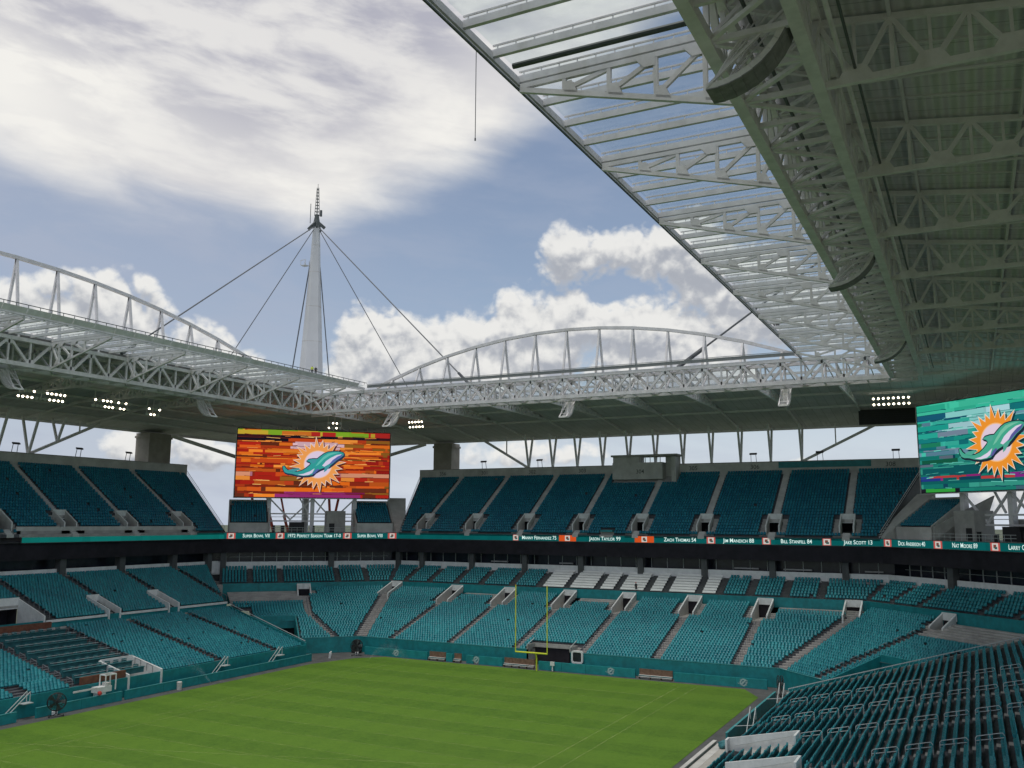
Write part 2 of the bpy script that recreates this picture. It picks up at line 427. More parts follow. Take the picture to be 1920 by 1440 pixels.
# ------------------------------------------------------------------ ground, field
g = MB(); g.poly([(4000*math.cos(a*math.pi/16), 4000*math.sin(a*math.pi/16), -.25) for a in range(32)])
tag(g.build('ground', mat('distant_ground', (.10, .12, .075), .9, .3, .01)), 'flat grey green ground around the stadium', 'ground', kind='structure')
g = MB(); g.box(-46, 46, -122, 9, -.2, -.03)
tag(g.build('field_apron', APRON), 'grey paved apron around the grass field', 'ground', kind='structure')
g = MB(); g.poly([(-36.2, -116, .0), (36.6, -116, .0), (36.6, -3.5, .0), (33.5, 1.9, .0), (-30, 2.4, .0), (-33.8, -1.5, .0), (-36.2, -10, .0)])
tag(g.build('playing_field', GRASS), 'mown green grass field with faint line markings', 'field', kind='structure')
g = MB()
def fline(x0, y0, x1, y1, w):
    d = Vector((x1-x0, y1-y0)).normalized(); nx, ny = -d.y*w/2, d.x*w/2
    g.quad((x0-nx, y0-ny, .004), (x1-nx, y1-ny, .004), (x1+nx, y1+ny, .004), (x0+nx, y0+ny, .004))
fline(-24.4, -9.14, 24.4, -9.14, .16)
for k in range(1, 21): fline(-24.4, -9.14-4.572*k, 24.4, -9.14-4.572*k, .09)
for s_ in (-1, 1):
    fline(s_*24.5, 0, s_*24.5, -109.7, .12)
    fline(s_*26.9, 1.0, s_*26.9, -110, .10)
fline(-24.4, 0, 24.4, 0, .12)
fline(-33.0, -69.4, 24.0, -50.8, .13)  # diagonal stands for a cable lying across the grass
tag(g.build('field_line', LINE), 'thin faded pale lines and a diagonal cable on the grass', 'line', kind='structure')

# ------------------------------------------------------------------ stands
SQ = math.tan(R(22.5))
F_FAR = Frame((0, 5.5), (1, 0), (0, 1))
F_LEFT = Frame((-40, 0), (0, 1), (-1, 0))
F_RIGHT = Frame((42.2, 0), (0, 1), (1, 0))
F_CL = Frame((-38, 5.5), (-S2, -S2), (-S2, S2))
F_CR = Frame((38, 5.5), (S2, -S2), (S2, S2))
# one seat: width, local coords u (along), t (back), z;  folded seat with curved shell
def seat_mesh(kind):
    if kind == 'far':      # folded shell, rounded top edge
        w = .215
        prof = [(-.06, .30, 1), (-.13, .52, 1), (-.01, .57, 1), (.07, .76, 1), (.105, .86, .66), (.155, .865, .66), (.18, .77, 1), (.16, .40, 1)]
    else:
        w = .22
        prof = [(-.10, .28, 1), (-.17, .46, 1), (-.10, .60, 1), (.04, .56, 1), (.09, .80, 1), (.11, .90, .72), (.165, .90, .72), (.185, .80, 1), (.13, .40, 1)]
    k = len(prof)
    v = [(-w*f_, t, z) for t, z, f_ in prof]+[(w*f_, t, z) for t, z, f_ in prof]
    f = [(i, (i+1) % k, k+(i+1) % k, k+i) for i in range(k)] + [tuple(range(k))[::-1], tuple(range(k, 2*k))]
    if kind == 'near':     # post down to the tread
        b = len(v); v += [(-.04, .02, 0), (.04, .02, 0), (.04, .14, 0), (-.04, .14, 0), (-.04, .02, .4), (.04, .02, .4), (.04, .14, .4), (-.04, .14, .4)]
        f += [(b, b+1, b+5, b+4), (b+1, b+2, b+6, b+5), (b+2, b+3, b+7, b+6), (b+3, b, b+4, b+7)]
    return np.array(v), f
SEATGEO = {k: seat_mesh(k) for k in ('far', 'near')}
def seat_cloud(pos, fr_list, kind, name, material, parent):
    """all seats of a stand in one part; pos: list of (x,y,z, frame)"""
    v0, f0 = SEATGEO[kind]
    pos = [p for p in pos if rng.random() > .004]
    P = np.array([p[:3] for p in pos]); U = np.array([p[3].ud for p in pos]); T = np.array([p[3].td for p in pos])
    SC = 1+rng.uniform(-.02, .02, (len(P), 1, 1))
    X = P[:, None, 0]+v0[None, :, 0]*U[:, None, 0]+v0[None, :, 1]*T[:, None, 0]
    Y = P[:, None, 1]+v0[None, :, 0]*U[:, None, 1]+v0[None, :, 1]*T[:, None, 1]
    Z = P[:, None, 2]+v0[None, :, 2]*SC[:, :, 0]
    lean = rng.normal(0, .035, (len(P), 1)) + (rng.random((len(P), 1)) < .03)*rng.uniform(-.16, .05, (len(P), 1))
    X = X+lean*v0[None, :, 2]*T[:, None, 0]; Y = Y+lean*v0[None, :, 2]*T[:, None, 1]
    V = np.stack([X, Y, Z], -1).reshape(-1, 3)
    nv = len(v0); N = len(P)
    loops1 = np.concatenate([np.array(f) for f in f0]); lens1 = np.array([len(f) for f in f0])
    loops = (loops1[None, :]+(np.arange(N)*nv)[:, None]).ravel()
    lens = np.tile(lens1, N); starts = np.concatenate([[0], np.cumsum(lens)[:-1]])
    me = bpy.data.meshes.new(name)
    me.vertices.add(len(V)); me.vertices.foreach_set('co', V.ravel())
    me.loops.add(len(loops)); me.loops.foreach_set('vertex_index', loops.astype(np.int32))
    me.polygons.add(len(lens)); me.polygons.foreach_set('loop_start', starts.astype(np.int32)); me.polygons.foreach_set('loop_total', lens.astype(np.int32))
    me.update(calc_edges=True); me.validate()
    me.materials.append(material)
    o = link(name, me, parent)
    return tag(o, kind='stuff')

def seating(fr, n_rows, d, z0, rise, span, aisles, cuts=(), noseat=(), t0=0.0, pitch=.52, seats=None, tread=None, stairs=None, bare=None, aw=1.2):
    """steps a stand row by row: treads and risers, stairs in the aisles, seat positions"""
    for i in range(n_rows):
        t = t0+i*d; z = z0+i*rise
        ua, ub = span(t)
        gaps = [(c[0], c[1]) for c in cuts if c[2] <= i <= c[3]]
        def pieces(lo, hi, gp):
            res = [(lo, hi)]
            for g0, g1 in gp:
                nr = []
                for a, b in res:
                    if g1 <= a or g0 >= b: nr.append((a, b)); continue
                    if g0 > a: nr.append((a, g0))
                    if g1 < b: nr.append((g1, b))
                res = nr
            return res
        ua2, ub2 = span(t+d)
        whole = pieces(ua, ub, gaps)
        for a, b in whole:
            a2 = ua2 if a == ua else a; b2 = ub2 if b == ub else b
            tread.quad(fr.W(a, t, z), fr.W(b, t, z), fr.W(b2, t+d, z), fr.W(a2, t+d, z))
            tread.quad(fr.W(a, t, z-rise), fr.W(b, t, z-rise), fr.W(b, t, z), fr.W(a, t, z))
        ag = []
        for ai, af in enumerate(aisles):
            u = af(t) if callable(af) else af
            cutrow = [c[2] for c in cuts if c[0] < u < c[1]]
            st_ = stairs.setdefault((id(fr), z0, ai, bool(cutrow) and i > cutrow[0]), MB())
            if u-aw/2 > ub or u+aw/2 < ua: continue
            ag.append((u-aw/2, u+aw/2))
            if any(c0 < u < c1 for c0, c1 in gaps): continue
            fr.box(st_, max(ua, u-aw/2), min(ub, u+aw/2), t-.02, t+d*.45, z-rise, z+.012)
            if rise > .3: fr.box(st_, max(ua, u-aw/2), min(ub, u+aw/2), t+d*.45, t+d-.03, z, z+rise*.5)
        ng = [(c[0], c[1]) for c in noseat if c[2] <= i <= c[3]]
        if bare is not None:
            for zi, (g0, g1, gi, gj) in enumerate(noseat):
                if not gi <= i <= gj: continue
                pcs = pieces(max(ua, g0), min(ub, g1), gaps+ag)
                for pi, (a, b) in enumerate(pcs):
                    if b-a > .3:
                        bz = bare.setdefault((id(fr), z0, zi, pi, len(pcs)), MB())
                        fr.box(bz, a, b, t-.006, t+d-.02, z-rise+.02, z+.006)
        for a, b in pieces(ua+.15, ub-.15, gaps+ag+ng):
            m = int((b-a-.1)/pitch)
            if m < 1: continue
            off = (b-a-m*pitch)/2
            for j in range(m):
                u = a+off+(j+.5)*pitch
                x, y, _ = fr.W(u, t+d*.52, z)
                seats.append((x, y, z, fr))

AISLERAIL = mat('dark_aisle_rail', (.22, .23, .24), .5, .2, 3)
def aisle_rails(fr, th, aisles, n_rows, d, z0, rise, t0=0.0, cuts=(), every=3):
    for af in aisles:
        mb = MB()
        for i in range(1, n_rows-2, every):
            t = t0+i*d; z = z0+i*rise; u = af(t) if callable(af) else af
            if any(c[0] < u < c[1] and c[2]-2 <= i <= c[3] for c in cuts): continue
            u2 = af(t+1.5*d) if callable(af) else af
            mb.beam(fr.W(u, t+.1, z), fr.W(u, t+.1, z+.92), .06); mb.beam(fr.W(u2, t+1.6*d, z+rise), fr.W(u2, t+1.6*d, z+1.5*rise+.92), .06)
            mb.beam(fr.W(u, t+.1, z+.92), fr.W(u2, t+1.6*d, z+1.5*rise+.92), .07)
        if mb.f: tag(mb.build('aisle_rail', AISLERAIL, th), kind='stuff')

def build_stairs(d_, name, m_, th):
    for k_ in d_:
        if d_[k_].f: d_[k_].build(name, m_, th)

def vomitory(fr, thing, u, w, t0, t1, zf, ztop_front, ztop_back, header=.7, wall=.18, door=2.2, name='vomitory', depth=2.5, wallmat=None):
    """sunken entrance: painted side walls, lintel and dark opening"""
    mb = MB(); fr.box(mb, u-w/2, u+w/2, t0, t1+depth, zf-.5, zf-.02); o = mb.build(name, STEP, thing)
    for s_ in (-1, 1):
        mb = MB(); cp = MB(); a, b = u+s_*w/2, u+s_*(w/2+wall)
        lo, hi = min(a, b), max(a, b)
        mb.hexa([fr.W(lo, t0, zf-.3), fr.W(hi, t0, zf-.3), fr.W(hi, t1, zf-.3), fr.W(lo, t1, zf-.3)],
                [fr.W(lo, t0, ztop_front), fr.W(hi, t0, ztop_front), fr.W(hi, t1, ztop_back), fr.W(lo, t1, ztop_back)])
        cp.hexa([fr.W(lo-.03, t0-.04, ztop_front), fr.W(hi+.03, t0-.04, ztop_front), fr.W(hi+.03, t1, ztop_back), fr.W(lo-.03, t1, ztop_back)],
                [fr.W(lo-.03, t0-.04, ztop_front+.12), fr.W(hi+.03, t0-.04, ztop_front+.12), fr.W(hi+.03, t1, ztop_back+.12), fr.W(lo-.03, t1, ztop_back+.12)])
        fr.box(cp, lo-.03, hi+.03, t0-.06, t0-.003, zf, ztop_front)
        mb.build('side_wall', wallmat or CONC_L, o); cp.build('coping', VOMWHITE, o)
    cp = MB(); fr.box(cp, u-w/2-wall, u+w/2+wall, t1+.003, t1+wall, zf+door, ztop_back+.3); cp.build('lintel', VOMWHITE, o)
    mb = MB()
    fr.box(mb, u-w/2-.01, u+w/2+.01, t1+depth-.1, t1+depth, zf, zf+door+.2)
    fr.box(mb, u-w/2-.05, u-w/2+.0, t1+.19, t1+depth-.1, zf, zf+door+.2)
    fr.box(mb, u+w/2, u+w/2+.05, t1+.19, t1+depth-.1, zf, zf+door+.2)
    fr.box(mb, u-w/2, u+w/2, t1+.19, t1+depth-.1, zf+door, zf+door+.1)
    mb.build('passage', DARKVOID, o)  # black panels stand for the shaded depth of the entrance
    return o

# ---- end zone lower stand (far side and its two angled corners)
LO_N, LO_D, LO_Z, LO_R = 28, .84, 2.3, .262
thing_far = empty('lower_stand', 'teal lower stand behind the goal post with its two angled corners', 'stand')
tread, stairs, seats, bare = MB(), {}, [], {}
ais = [-31.0, -18.7, -5.7, 6.3, 18.8, 31.4]
cuts = [(u-1.35, u+1.35, 21, 27) for u in ais] + [(-3.2, 4.4, 0, 2)]
nos = [(u-2.4, u+2.4, 20, 27) for u in ais] + [(-31, -18.7, 25, 27), (-5.7, 6.3, 24, 27), (31.4, 47, 25, 27), (-3.9, 5.2, 0, 3)]
seating(F_FAR, LO_N, LO_D, LO_Z, LO_R, lambda t: (-38-t*SQ, 38+t*SQ), ais+[lambda t: -38-t*SQ+.6, lambda t: 38+t*SQ-.6], cuts, nos, seats=seats, tread=tread, stairs=stairs, bare=bare)
def cl_end(t): return 10.8 if t < 9 else 23.5-abs(t-23)*.12-(6 if t < 14 else 0)*.5
for fr, sgn in ((F_CL, -1), (F_CR, 1)):
    bend = (lambda t: 4.4+min(t, 11)*.35) if sgn < 0 else (lambda t: 8.2)
    seating(fr, LO_N, LO_D, LO_Z, LO_R, lambda t: (-t*SQ, cl_end(t)), [bend, lambda t: -t*SQ+.3], [(7.0, 9.6, 25, 27)], [(6.0, 8.7, 24, 27), (8.7, 30, 20, 27)],
            seats=seats, tread=tread, stairs=stairs, bare=bare)
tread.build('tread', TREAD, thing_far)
build_stairs(bare, 'bare_step', CONC, thing_far)
build_stairs(stairs, 'aisle_stairs', STEP, thing_far)
seat_cloud(seats, None, 'far', 'seat_rows', SEAT, thing_far)
zr = lambda i: LO_Z+i*LO_R
aisle_rails(F_FAR, thing_far, ais, LO_N, LO_D, LO_Z, LO_R, cuts=cuts)
aisle_rails(F_CR, thing_far, [8.2], LO_N-4, LO_D, LO_Z, LO_R)
aisle_rails(F_CL, thing_far, [lambda t: 4.4+min(t, 11)*.35], LO_N-4, LO_D, LO_Z, LO_R)
for u in ais:
    vomitory(F_FAR, thing_far, u, 2.4, 21*LO_D, 28*LO_D, zr(20), zr(21)+.55, zr(27)+1.2, depth=.25)
for fr in (F_CL, F_CR):
    vomitory(fr, thing_far, 8.3, 2.4, 25*LO_D, 28*LO_D, zr(20), zr(24)+.2, zr(27)+1.2, depth=.25)
vomitory(F_FAR, thing_far, -38-24*SQ+2.0, 2.4, 22*LO_D, 28*LO_D, zr(21), zr(22)+.9, zr(27)+1.5, depth=.25)
vomitory(F_FAR, thing_far, 38+24*SQ-2.0, 2.4, 22*LO_D, 28*LO_D, zr(21), zr(22)+.9, zr(27)+1.5, depth=.25)
# front wall of the stand, with the players' tunnel
mb = MB()
for a, b in ((-38, -3.2), (4.4, 38)): F_FAR.box(mb, a, b, -.25, .0, 0, 2.75)
for fr in (F_CL, F_CR): fr.box(mb, 0, 10.8, -.25, -.003, 0, 2.75)
for fr in (F_CL, F_CR):
    # side wall of the corner tunnel, climbing with the rows
    mb.hexa([fr.W(10.8, -.25, 0), fr.W(11.05, -.25, 0), fr.W(11.05, 9.3, 0), fr.W(10.8, 9.3, 0)], [fr.W(10.8, -.25, 2.9), fr.W(11.05, -.25, 2.9), fr.W(11.05, 9.3, 5.9), fr.W(10.8, 9.3, 5.9)])
    fr.box(mb, 11.05, 22, 8.7, 9.0, 3.6, 5.9)
mb.build('front_wall', TEALWALL, thing_far)
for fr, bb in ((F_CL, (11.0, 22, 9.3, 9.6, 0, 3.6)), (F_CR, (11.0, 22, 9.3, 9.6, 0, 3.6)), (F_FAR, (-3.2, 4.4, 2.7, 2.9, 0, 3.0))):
    mb = MB(); fr.box(mb, *bb); mb.build('tunnel_opening', DARKVOID, thing_far)  # dark slab stands in for the shade inside the tunnel
mb = MB(); F_FAR.box(mb, -3.2, 4.4, 2.55, 2.75, 2.9, 3.5); F_FAR.box(mb, -3.4, -3.2, -.25, 2.7, 0, 3.5); F_FAR.box(mb, 4.4, 4.6, -.25, 2.7, 0, 3.5)
mb.build('tunnel_parapet', CONC, thing_far)
for a in (-3.3, 4.5):
    mb = MB(); mb.beam(F_FAR.W(a, -.2, 3.5), F_FAR.W(a, 2.6, 4.3), .08); mb.beam(F_FAR.W(a, -.2, 3.0), F_FAR.W(a, -.2, 3.55), .08); mb.build('tunnel_rail', RAIL, thing_far)
# top of the front wall: pale rail line
mb = MB()
F_FAR.box(mb, -38, -3.4, -.28, .03, 2.753, 2.80); F_FAR.box(mb, 4.6, 38, -.28, .03, 2.753, 2.80)
for fr in (F_CL, F_CR): fr.box(mb, .05, 10.8, -.28, .03, 2.753, 2.80)
mb.build('wall_coping', mat('coping_teal', (.05, .27, .28), .5, .1, 1), thing_far)
# mid wall between the lower rows and the club rows
T_MID = 28*LO_D+.30
mb = MB()
def ring_box(mb, t0, t1, z0, z1, end=24.5):
    F = F_FAR
    for s_, fr in ((-1, F_CL), (1, F_CR)):
        mb.hexa([fr.W(-t0*SQ, t0, z0), fr.W(end, t0, z0), fr.W(end, t1, z0), fr.W(-t1*SQ, t1, z0)], [fr.W(-t0*SQ, t0, z1), fr.W(end, t0, z1), fr.W(end, t1, z1), fr.W(-t1*SQ, t1, z1)])
    w0, w1 = 38+t0*SQ, 38+t1*SQ
    mb.hexa([F.W(-w0, t0, z0), F.W(w0, t0, z0), F.W(w1, t1, z0), F.W(-w1, t1, z0)], [F.W(-w0, t0, z1), F.W(w0, t0, z1), F.W(w1, t1, z1), F.W(-w1, t1, z1)])
ring_box(mb, T_MID, T_MID+.3, 7.0, 11.05)
mb.build('mid_wall', TEALWALL, thing_far)
# club rows above the mid wall
CL_T, CL_D, CL_Z, CL_R, CL_N = T_MID+.6, .92, 10.9, .42, 7
tread, stairs, seats = MB(), {}, []
cais = [-44.5, -38.5, -32, -26, -19, -12.8, -6.9, -.6, 3.4, 9.4, 12.9, 19.2, 22.9, 28.5, 34.5, 40.5]
seating(F_FAR, CL_N, CL_D, CL_Z, CL_R, lambda t: (-38-t*SQ, 38+t*SQ), cais, t0=CL_T, seats=seats, tread=tread, stairs=stairs, bare=bare, pitch=.56, aw=1.1)
for fr in (F_CL, F_CR):
    seating(fr, CL_N, CL_D, CL_Z, CL_R, lambda t: (-t*SQ, 25), [-5, 1, 13, 19], t0=CL_T, seats=seats, tread=tread, stairs=stairs, bare=bare, pitch=.62, aw=.9)
white = [s_ for s_ in seats if -12.6 < s_[0] < 22.6 and s_[3] is F_FAR]
seats = [s_ for s_ in seats if not (-12.6 < s_[0] < 22.6 and s_[3] is F_FAR)]
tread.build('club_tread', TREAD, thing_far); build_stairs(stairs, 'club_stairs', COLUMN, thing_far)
seat_cloud(seats, None, 'far', 'club_seat_rows', SEAT, thing_far)
# white covered rows: one long cover for each row of a block
blocks = [(-12.0, -7.6), (-6.2, -1.3), (.1, 2.7), (4.1, 8.7), (10.1, 12.3), (13.7, 18.5), (19.9, 22.3)]
for a, b in blocks:
    for i in range(CL_N):
        t = CL_T+i*CL_D; z = CL_Z+i*CL_R
        m_ = MB()
        m_.add([F_FAR.W(u, tt, zz) for u in (a, b) for tt, zz in ((t+.05, z+.36), (t+.05, z+.44), (t+.46, z+.48), (t+.56, z+.76), (t+.63, z+.76), (t+.60, z+.36))],
               [(0, 1, 7, 6), (1, 2, 8, 7), (2, 3, 9, 8), (3, 4, 10, 9), (4, 5, 11, 10), (5, 0, 6, 11), (0, 1, 2, 3, 4, 5), (6, 7, 8, 9, 10, 11)])
        m_.build('row_cover', SEATWHITE, thing_far)
# solid blocks added to cover the gap between corner rows and sideline stand
mb = MB()
for fr in (F_CL, F_CR): fr.box(mb, 24.4, 37, 22, 40, 0, 10.9)
mb.build('corner_infill', CONC, thing_far)
# white wall, suite glass, columns
T_WW = CL_T+CL_N*CL_D+.1
mb = MB(); ring_box(mb, T_WW, T_WW+.25, 12.5, 15.1, 30); mb.build('white_parapet', WHITEWALL, thing_far)
mb = MB(); ring_box(mb, T_WW+2.4, T_WW+2.6, 11.0, 20.4, 32); mb.build('suite_glazing', DARKGLASS, thing_far)
mb = MB(); ring_box(mb, T_WW-1.1, T_WW-.9, 17.05, 20.2, 29); mb.build('suite_band', DARKVOID, thing_far)  # black strip put in for the dark void below the upper stand
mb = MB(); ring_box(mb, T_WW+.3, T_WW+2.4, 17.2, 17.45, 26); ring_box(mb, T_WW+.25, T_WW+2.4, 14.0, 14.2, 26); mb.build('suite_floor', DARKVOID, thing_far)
for s_ in np.arange(-50, 51, 3.2):
    mb = MB(); mb.box(s_-.05, s_+.05, F_FAR.o[1]+T_WW+2.25, F_FAR.o[1]+T_WW+2.38, 15.1, 17.2); mb.build('window_mullion', RAIL, thing_far)
for fr in (F_CL, F_CR):
    for u in np.arange(-10, 26, 2.6):
        mb = MB(); fr.box(mb, u-.06, u+.06, T_WW+2.2, T_WW+2.35, 14.9, 17.2); mb.build('window_mullion', RAIL, thing_far)
    mb = MB(); fr.box(mb, -11, 26, T_WW+2.2, T_WW+2.3, 16.0, 16.06); mb.build('window_rail', RAIL, thing_far)
for u0_, u1_ in ((-28, -24), (-12, -9), (24, 28.5), (33, 38), (47, 50)):
    mb = MB(); F_FAR.box(mb, u0_, u1_, T_WW+1.6, T_WW+2.0, 15.3, 15.55); mb.build('suite_glint_strip', CONC_L, thing_far)  # pale strips added to suggest lights and reflections inside the suites
for u in [-50.5, -44.2, -31.6, -19, -6.4, 6.2, 18.8, 31.4, 44.0]:
    mb = MB(); F_FAR.box(mb, u-.55, u+.55, T_WW-.6, T_WW+.6, 10.6, 20.6); mb.build('column', COLUMN, thing_far)
for fr in (F_CL, F_CR):
    for u in (2, 24.5):
        mb = MB(); fr.box(mb, u-.6, u+.6, T_WW-.7, T_WW+.5, 10.6, 20.6); mb.build('column', COLUMN, thing_far)
# long dark wood benches and gear deck between wall and pads come with the field walls below

# ---- left lower stand
thing_left = empty('lower_stand', 'teal lower stand along the far sideline with white walled entrances', 'stand')
tread, stairs, seats, bare = MB(), {}, [], {}
L_N, L_D, L_Z, L_R = 26, .82, 2.15, .197
lend = lambda t: -7.5+.163*t
seating(F_LEFT, L_N, L_D, L_Z, L_R, lambda t: (-118, lend(t)), [-14.9, -27.2, -39.3, -52.2, -64.5, -77, -89], [(-44.3, -38.6, 0, 6)], [(-52, -39.4, 0, 30), (-60.5, -58.5, 0, 3)],
        seats=seats, tread=tread, stairs=stairs)
UL_N, UL_D, UL_Z, UL_R, UL_T = 18, .86, 8.35, .325, 22.4
ulais = [-2.6, -15.0, -27.4, -39.8, -52.2, -64.6, -77]
ulcuts = [(-17.6, -15.3, 0, 5), (-30.0, -27.7, 0, 5), (-52.2, -41.4, 0, 6)]
ulend = lambda t: -3.5+(t-22.4)*.66
seating(F_LEFT, UL_N, UL_D, UL_Z, UL_R, lambda t: (-118, ulend(t)), ulais, ulcuts, [(-52.4, -41, 0, 7)], t0=UL_T, seats=seats, tread=tread, stairs=stairs, bare=bare)
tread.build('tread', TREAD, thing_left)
build_stairs(bare, 'bare_step', CONC, thing_left)
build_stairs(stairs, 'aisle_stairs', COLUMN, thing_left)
seat_cloud(seats, None, 'far', 'seat_rows', SEAT, thing_left)
aisle_rails(F_LEFT, thing_left, [-14.9, -27.2, -39.3, -52.2], L_N, L_D, L_Z, L_R)
aisle_rails(F_LEFT, thing_left, ulais[:5], UL_N, UL_D, UL_Z, UL_R, t0=UL_T, cuts=ulcuts)
mb = MB(); F_LEFT.box(mb, -118, -7.5, -.25, 0, 0, 2.55); mb.build('front_wall', TEALWALL, thing_left)
mb = MB(); F_LEFT.box(mb, -118, -3.5, UL_T-1.0, UL_T-.02, 6.5, 7.45); mb.build('cross_aisle', STEP, thing_left)
mb = MB()
for a, b in ((-118, -52.4), (-41.2, -30.2), (-27.5, -17.8), (-15.1, -3.6)): F_LEFT.box(mb, a, b, UL_T-.30, UL_T-.16, 8.25, 8.62)
mb.build('cross_aisle_rail', VOMWHITE, thing_left)
mb = MB(); F_LEFT.box(mb, -118, -3.6, UL_T-.14, UL_T-.02, 7.46, 8.6); mb.build('cross_aisle_wall', TEALWALL, thing_left)
mb = MB()
# end wall of the stand along the corner tunnel
mb.hexa([F_LEFT.W(lend(0), -.25, 0), F_LEFT.W(lend(0)+.3, -.25, 0), F_LEFT.W(lend(21)+.3, 21.3, 0), F_LEFT.W(lend(21), 21.3, 0)],
        [F_LEFT.W(lend(0), -.25, 2.9), F_LEFT.W(lend(0)+.3, -.25, 2.9), F_LEFT.W(lend(21)+.3, 21.3, 7.9), F_LEFT.W(lend(21), 21.3, 7.9)])
mb.build('end_wall', TEALWALL, thing_left)
mb = MB()
mb.beam(F_LEFT.W(lend(0)+.15, 0, 3.2), F_LEFT.W(lend(21)+.15, 21.3, 8.3), .09)
mb.build('end_rail', RAIL, thing_left)
for u in (-16.45, -28.85):
    vomitory(F_LEFT, thing_left, u, 2.0, UL_T-.3, UL_T+5.2, 7.5, 9.2, 11.1, door=1.9, wallmat=VOMWHITE)
vomitory(F_LEFT, thing_left, -46.8, 10.4, UL_T-.3, UL_T+6.1, 7.5, 9.2, 11.5, door=2.6, wallmat=VOMWHITE)
# loge boxes: desks and wood fronts instead of seats
mb = MB(); mb2 = MB()
for i in range(2, L_N, 3):
    t = i*L_D; z = L_Z+i*L_R
    F_LEFT.box(mb, -51.3, -40.2, t, t+.18, z, z+.75); F_LEFT.box(mb, -51.3, -40.2, t-.25, t+.35, z+.75, z+.80)
    for u in np.arange(-50.5, -40.6, 1.4):
        F_LEFT.box(mb, u-.28, u+.28, t+.9, t+1.3, z+.25, z+1.05)
    mb2.beam(F_LEFT.W(-51.4, t+.1, z+1.05), F_LEFT.W(-40.1, t+.1, z+1.05), .05)
mb.build('loge_desk', mat('loge_teal', (.03, .15, .165), .6, .25, 1.2), thing_left); mb2.build('loge_rail', RAIL, thing_left)
for bb in ((-51.5, -44.6, .1, .5, 2.2, 3.5), (-52.2, -41.2, UL_T-1.6, UL_T-1.3, 7.4, 8.5)):
    mb = MB(); F_LEFT.box(mb, *bb); mb.build('wood_front', WOOD, thing_left)
mb = MB(); F_LEFT.box(mb, -52.2, -41.2, UL_T-2.2, UL_T-1.9, 6.3, 7.35); mb.build('loge_back_wall', VOMWHITE, thing_left)
mb = MB()
mb.hexa([F_LEFT.W(-44.4, -.3, 0), F_LEFT.W(-38.9, -.3, 0), F_LEFT.W(-38.9, 5.6, 0), F_LEFT.W(-44.4, 5.6, 0)], [F_LEFT.W(-44.4, -.3, .9), F_LEFT.W(-38.9, -.3, .9), F_LEFT.W(-38.9, 5.6, .95), F_LEFT.W(-44.4, 5.6, .95)])
mb.build('entrance_floor', STEP, thing_left)
mb = MB()
for u in (-44.5, -38.9):
    mb.hexa([F_LEFT.W(u, -.4, 0), F_LEFT.W(u+.25, -.4, 0), F_LEFT.W(u+.25, 5.8, 0), F_LEFT.W(u, 5.8, 0)], [F_LEFT.W(u, -.4, 2.9), F_LEFT.W(u+.25, -.4, 2.9), F_LEFT.W(u+.25, 5.8, 4.3), F_LEFT.W(u, 5.8, 4.3)])
F_LEFT.box(mb, -44.25, -38.9, 5.6, 5.8, 3.0, 4.4)
mb.build('entrance_wall', VOMWHITE, thing_left)
mb = MB()
for k in (-14.9, -27.2, -60):
    for s_ in (-.7, .7):
        mb.beam(F_LEFT.W(k+.6, -.35-.45*(s_+.7), 3.1), F_LEFT.W(k-2.4, -.75-.45*(s_+.7), .9), .08)
        mb.beam(F_LEFT.W(k+.6, -.35-.45*(s_+.7), 1.9), F_LEFT.W(k+.6, -.35-.45*(s_+.7), 3.15), .07)
    F_LEFT.box(mb, k-.4, k+.9, -1.3, -.3, 1.75, 1.85)
mb.build('stair_rail', RAIL, thing_left)
LWW = UL_T+UL_N*UL_D+.3
mb = MB(); F_LEFT.box(mb, -118, 12, LWW, LWW+.25, 12.8, 15.3); mb.build('white_parapet', WHITEWALL, thing_left)
mb = MB(); F_LEFT.box(mb, -118, 12, LWW+2.4, LWW+2.6, 13.6, 20.6); mb.build('suite_glazing', DARKGLASS, thing_left)
mb = MB(); F_LEFT.box(mb, -118, 9, LWW-1.3, LWW-1.1, 17.0, 20.2); mb.build('suite_band', DARKVOID, thing_left)  # same black strip for the dark void on this side
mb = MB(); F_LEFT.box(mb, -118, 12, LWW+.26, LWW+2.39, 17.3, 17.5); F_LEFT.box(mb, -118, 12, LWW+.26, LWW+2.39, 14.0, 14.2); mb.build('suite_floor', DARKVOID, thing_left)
for u in (-65, -52.5, -40, -27.6, -15.2, -2.8, 6.5):
    mb = MB(); F_LEFT.box(mb, u-.6, u+.6, LWW-.8, LWW+.6, 13.2, 20.8); mb.build('column', COLUMN, thing_left)

# ---- near lower stand (right sideline)
thing_near = empty('lower_stand', 'teal lower stand with rows of looped steel handrails beside the near sideline', 'stand')
tread, stairs, seats, bare = MB(), {}, [], {}
N_N, N_D, N_Z, N_R = 40, .82, 2.05, .20
nend = lambda t: -10.8+.5*t
nais = [-21.0, -32.2, -43.7, -55.1, -66.5, -77.9]
seating(F_RIGHT, N_N, N_D, N_Z, N_R, lambda t: (-92, nend(t)), nais, [], [(-46.6, -43.2, 0, 7), (-58.0, -55.0, 2, 10)], seats=seats, tread=tread, stairs=stairs, bare=bare, aw=1.15, pitch=.53)
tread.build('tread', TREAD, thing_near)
build_stairs(bare, 'bare_step', CONC, thing_near)
build_stairs(stairs, 'aisle_stairs', STEP, thing_near)
Cv = Vector(CAM)
def in_view(p):
    d = Vector(p[:3])-Cv; zc = d.dot(fw)
    return zc > 1 and abs(d.dot(rt)/zc*FPX) < 955 and abs(d.dot(up)/zc*FPX) < 715
order = sorted(range(len(seats)), key=lambda i: (0 if in_view(seats[i]) else 1, (Vector(seats[i][:3])-Cv).length))
single = [seats[i] for i in order[:300]]; rest = [seats[i] for i in order[300:]]
seat_cloud(rest, None, 'near', 'seat_rows', SEAT, thing_near)
v0, f0 = SEATGEO['near']
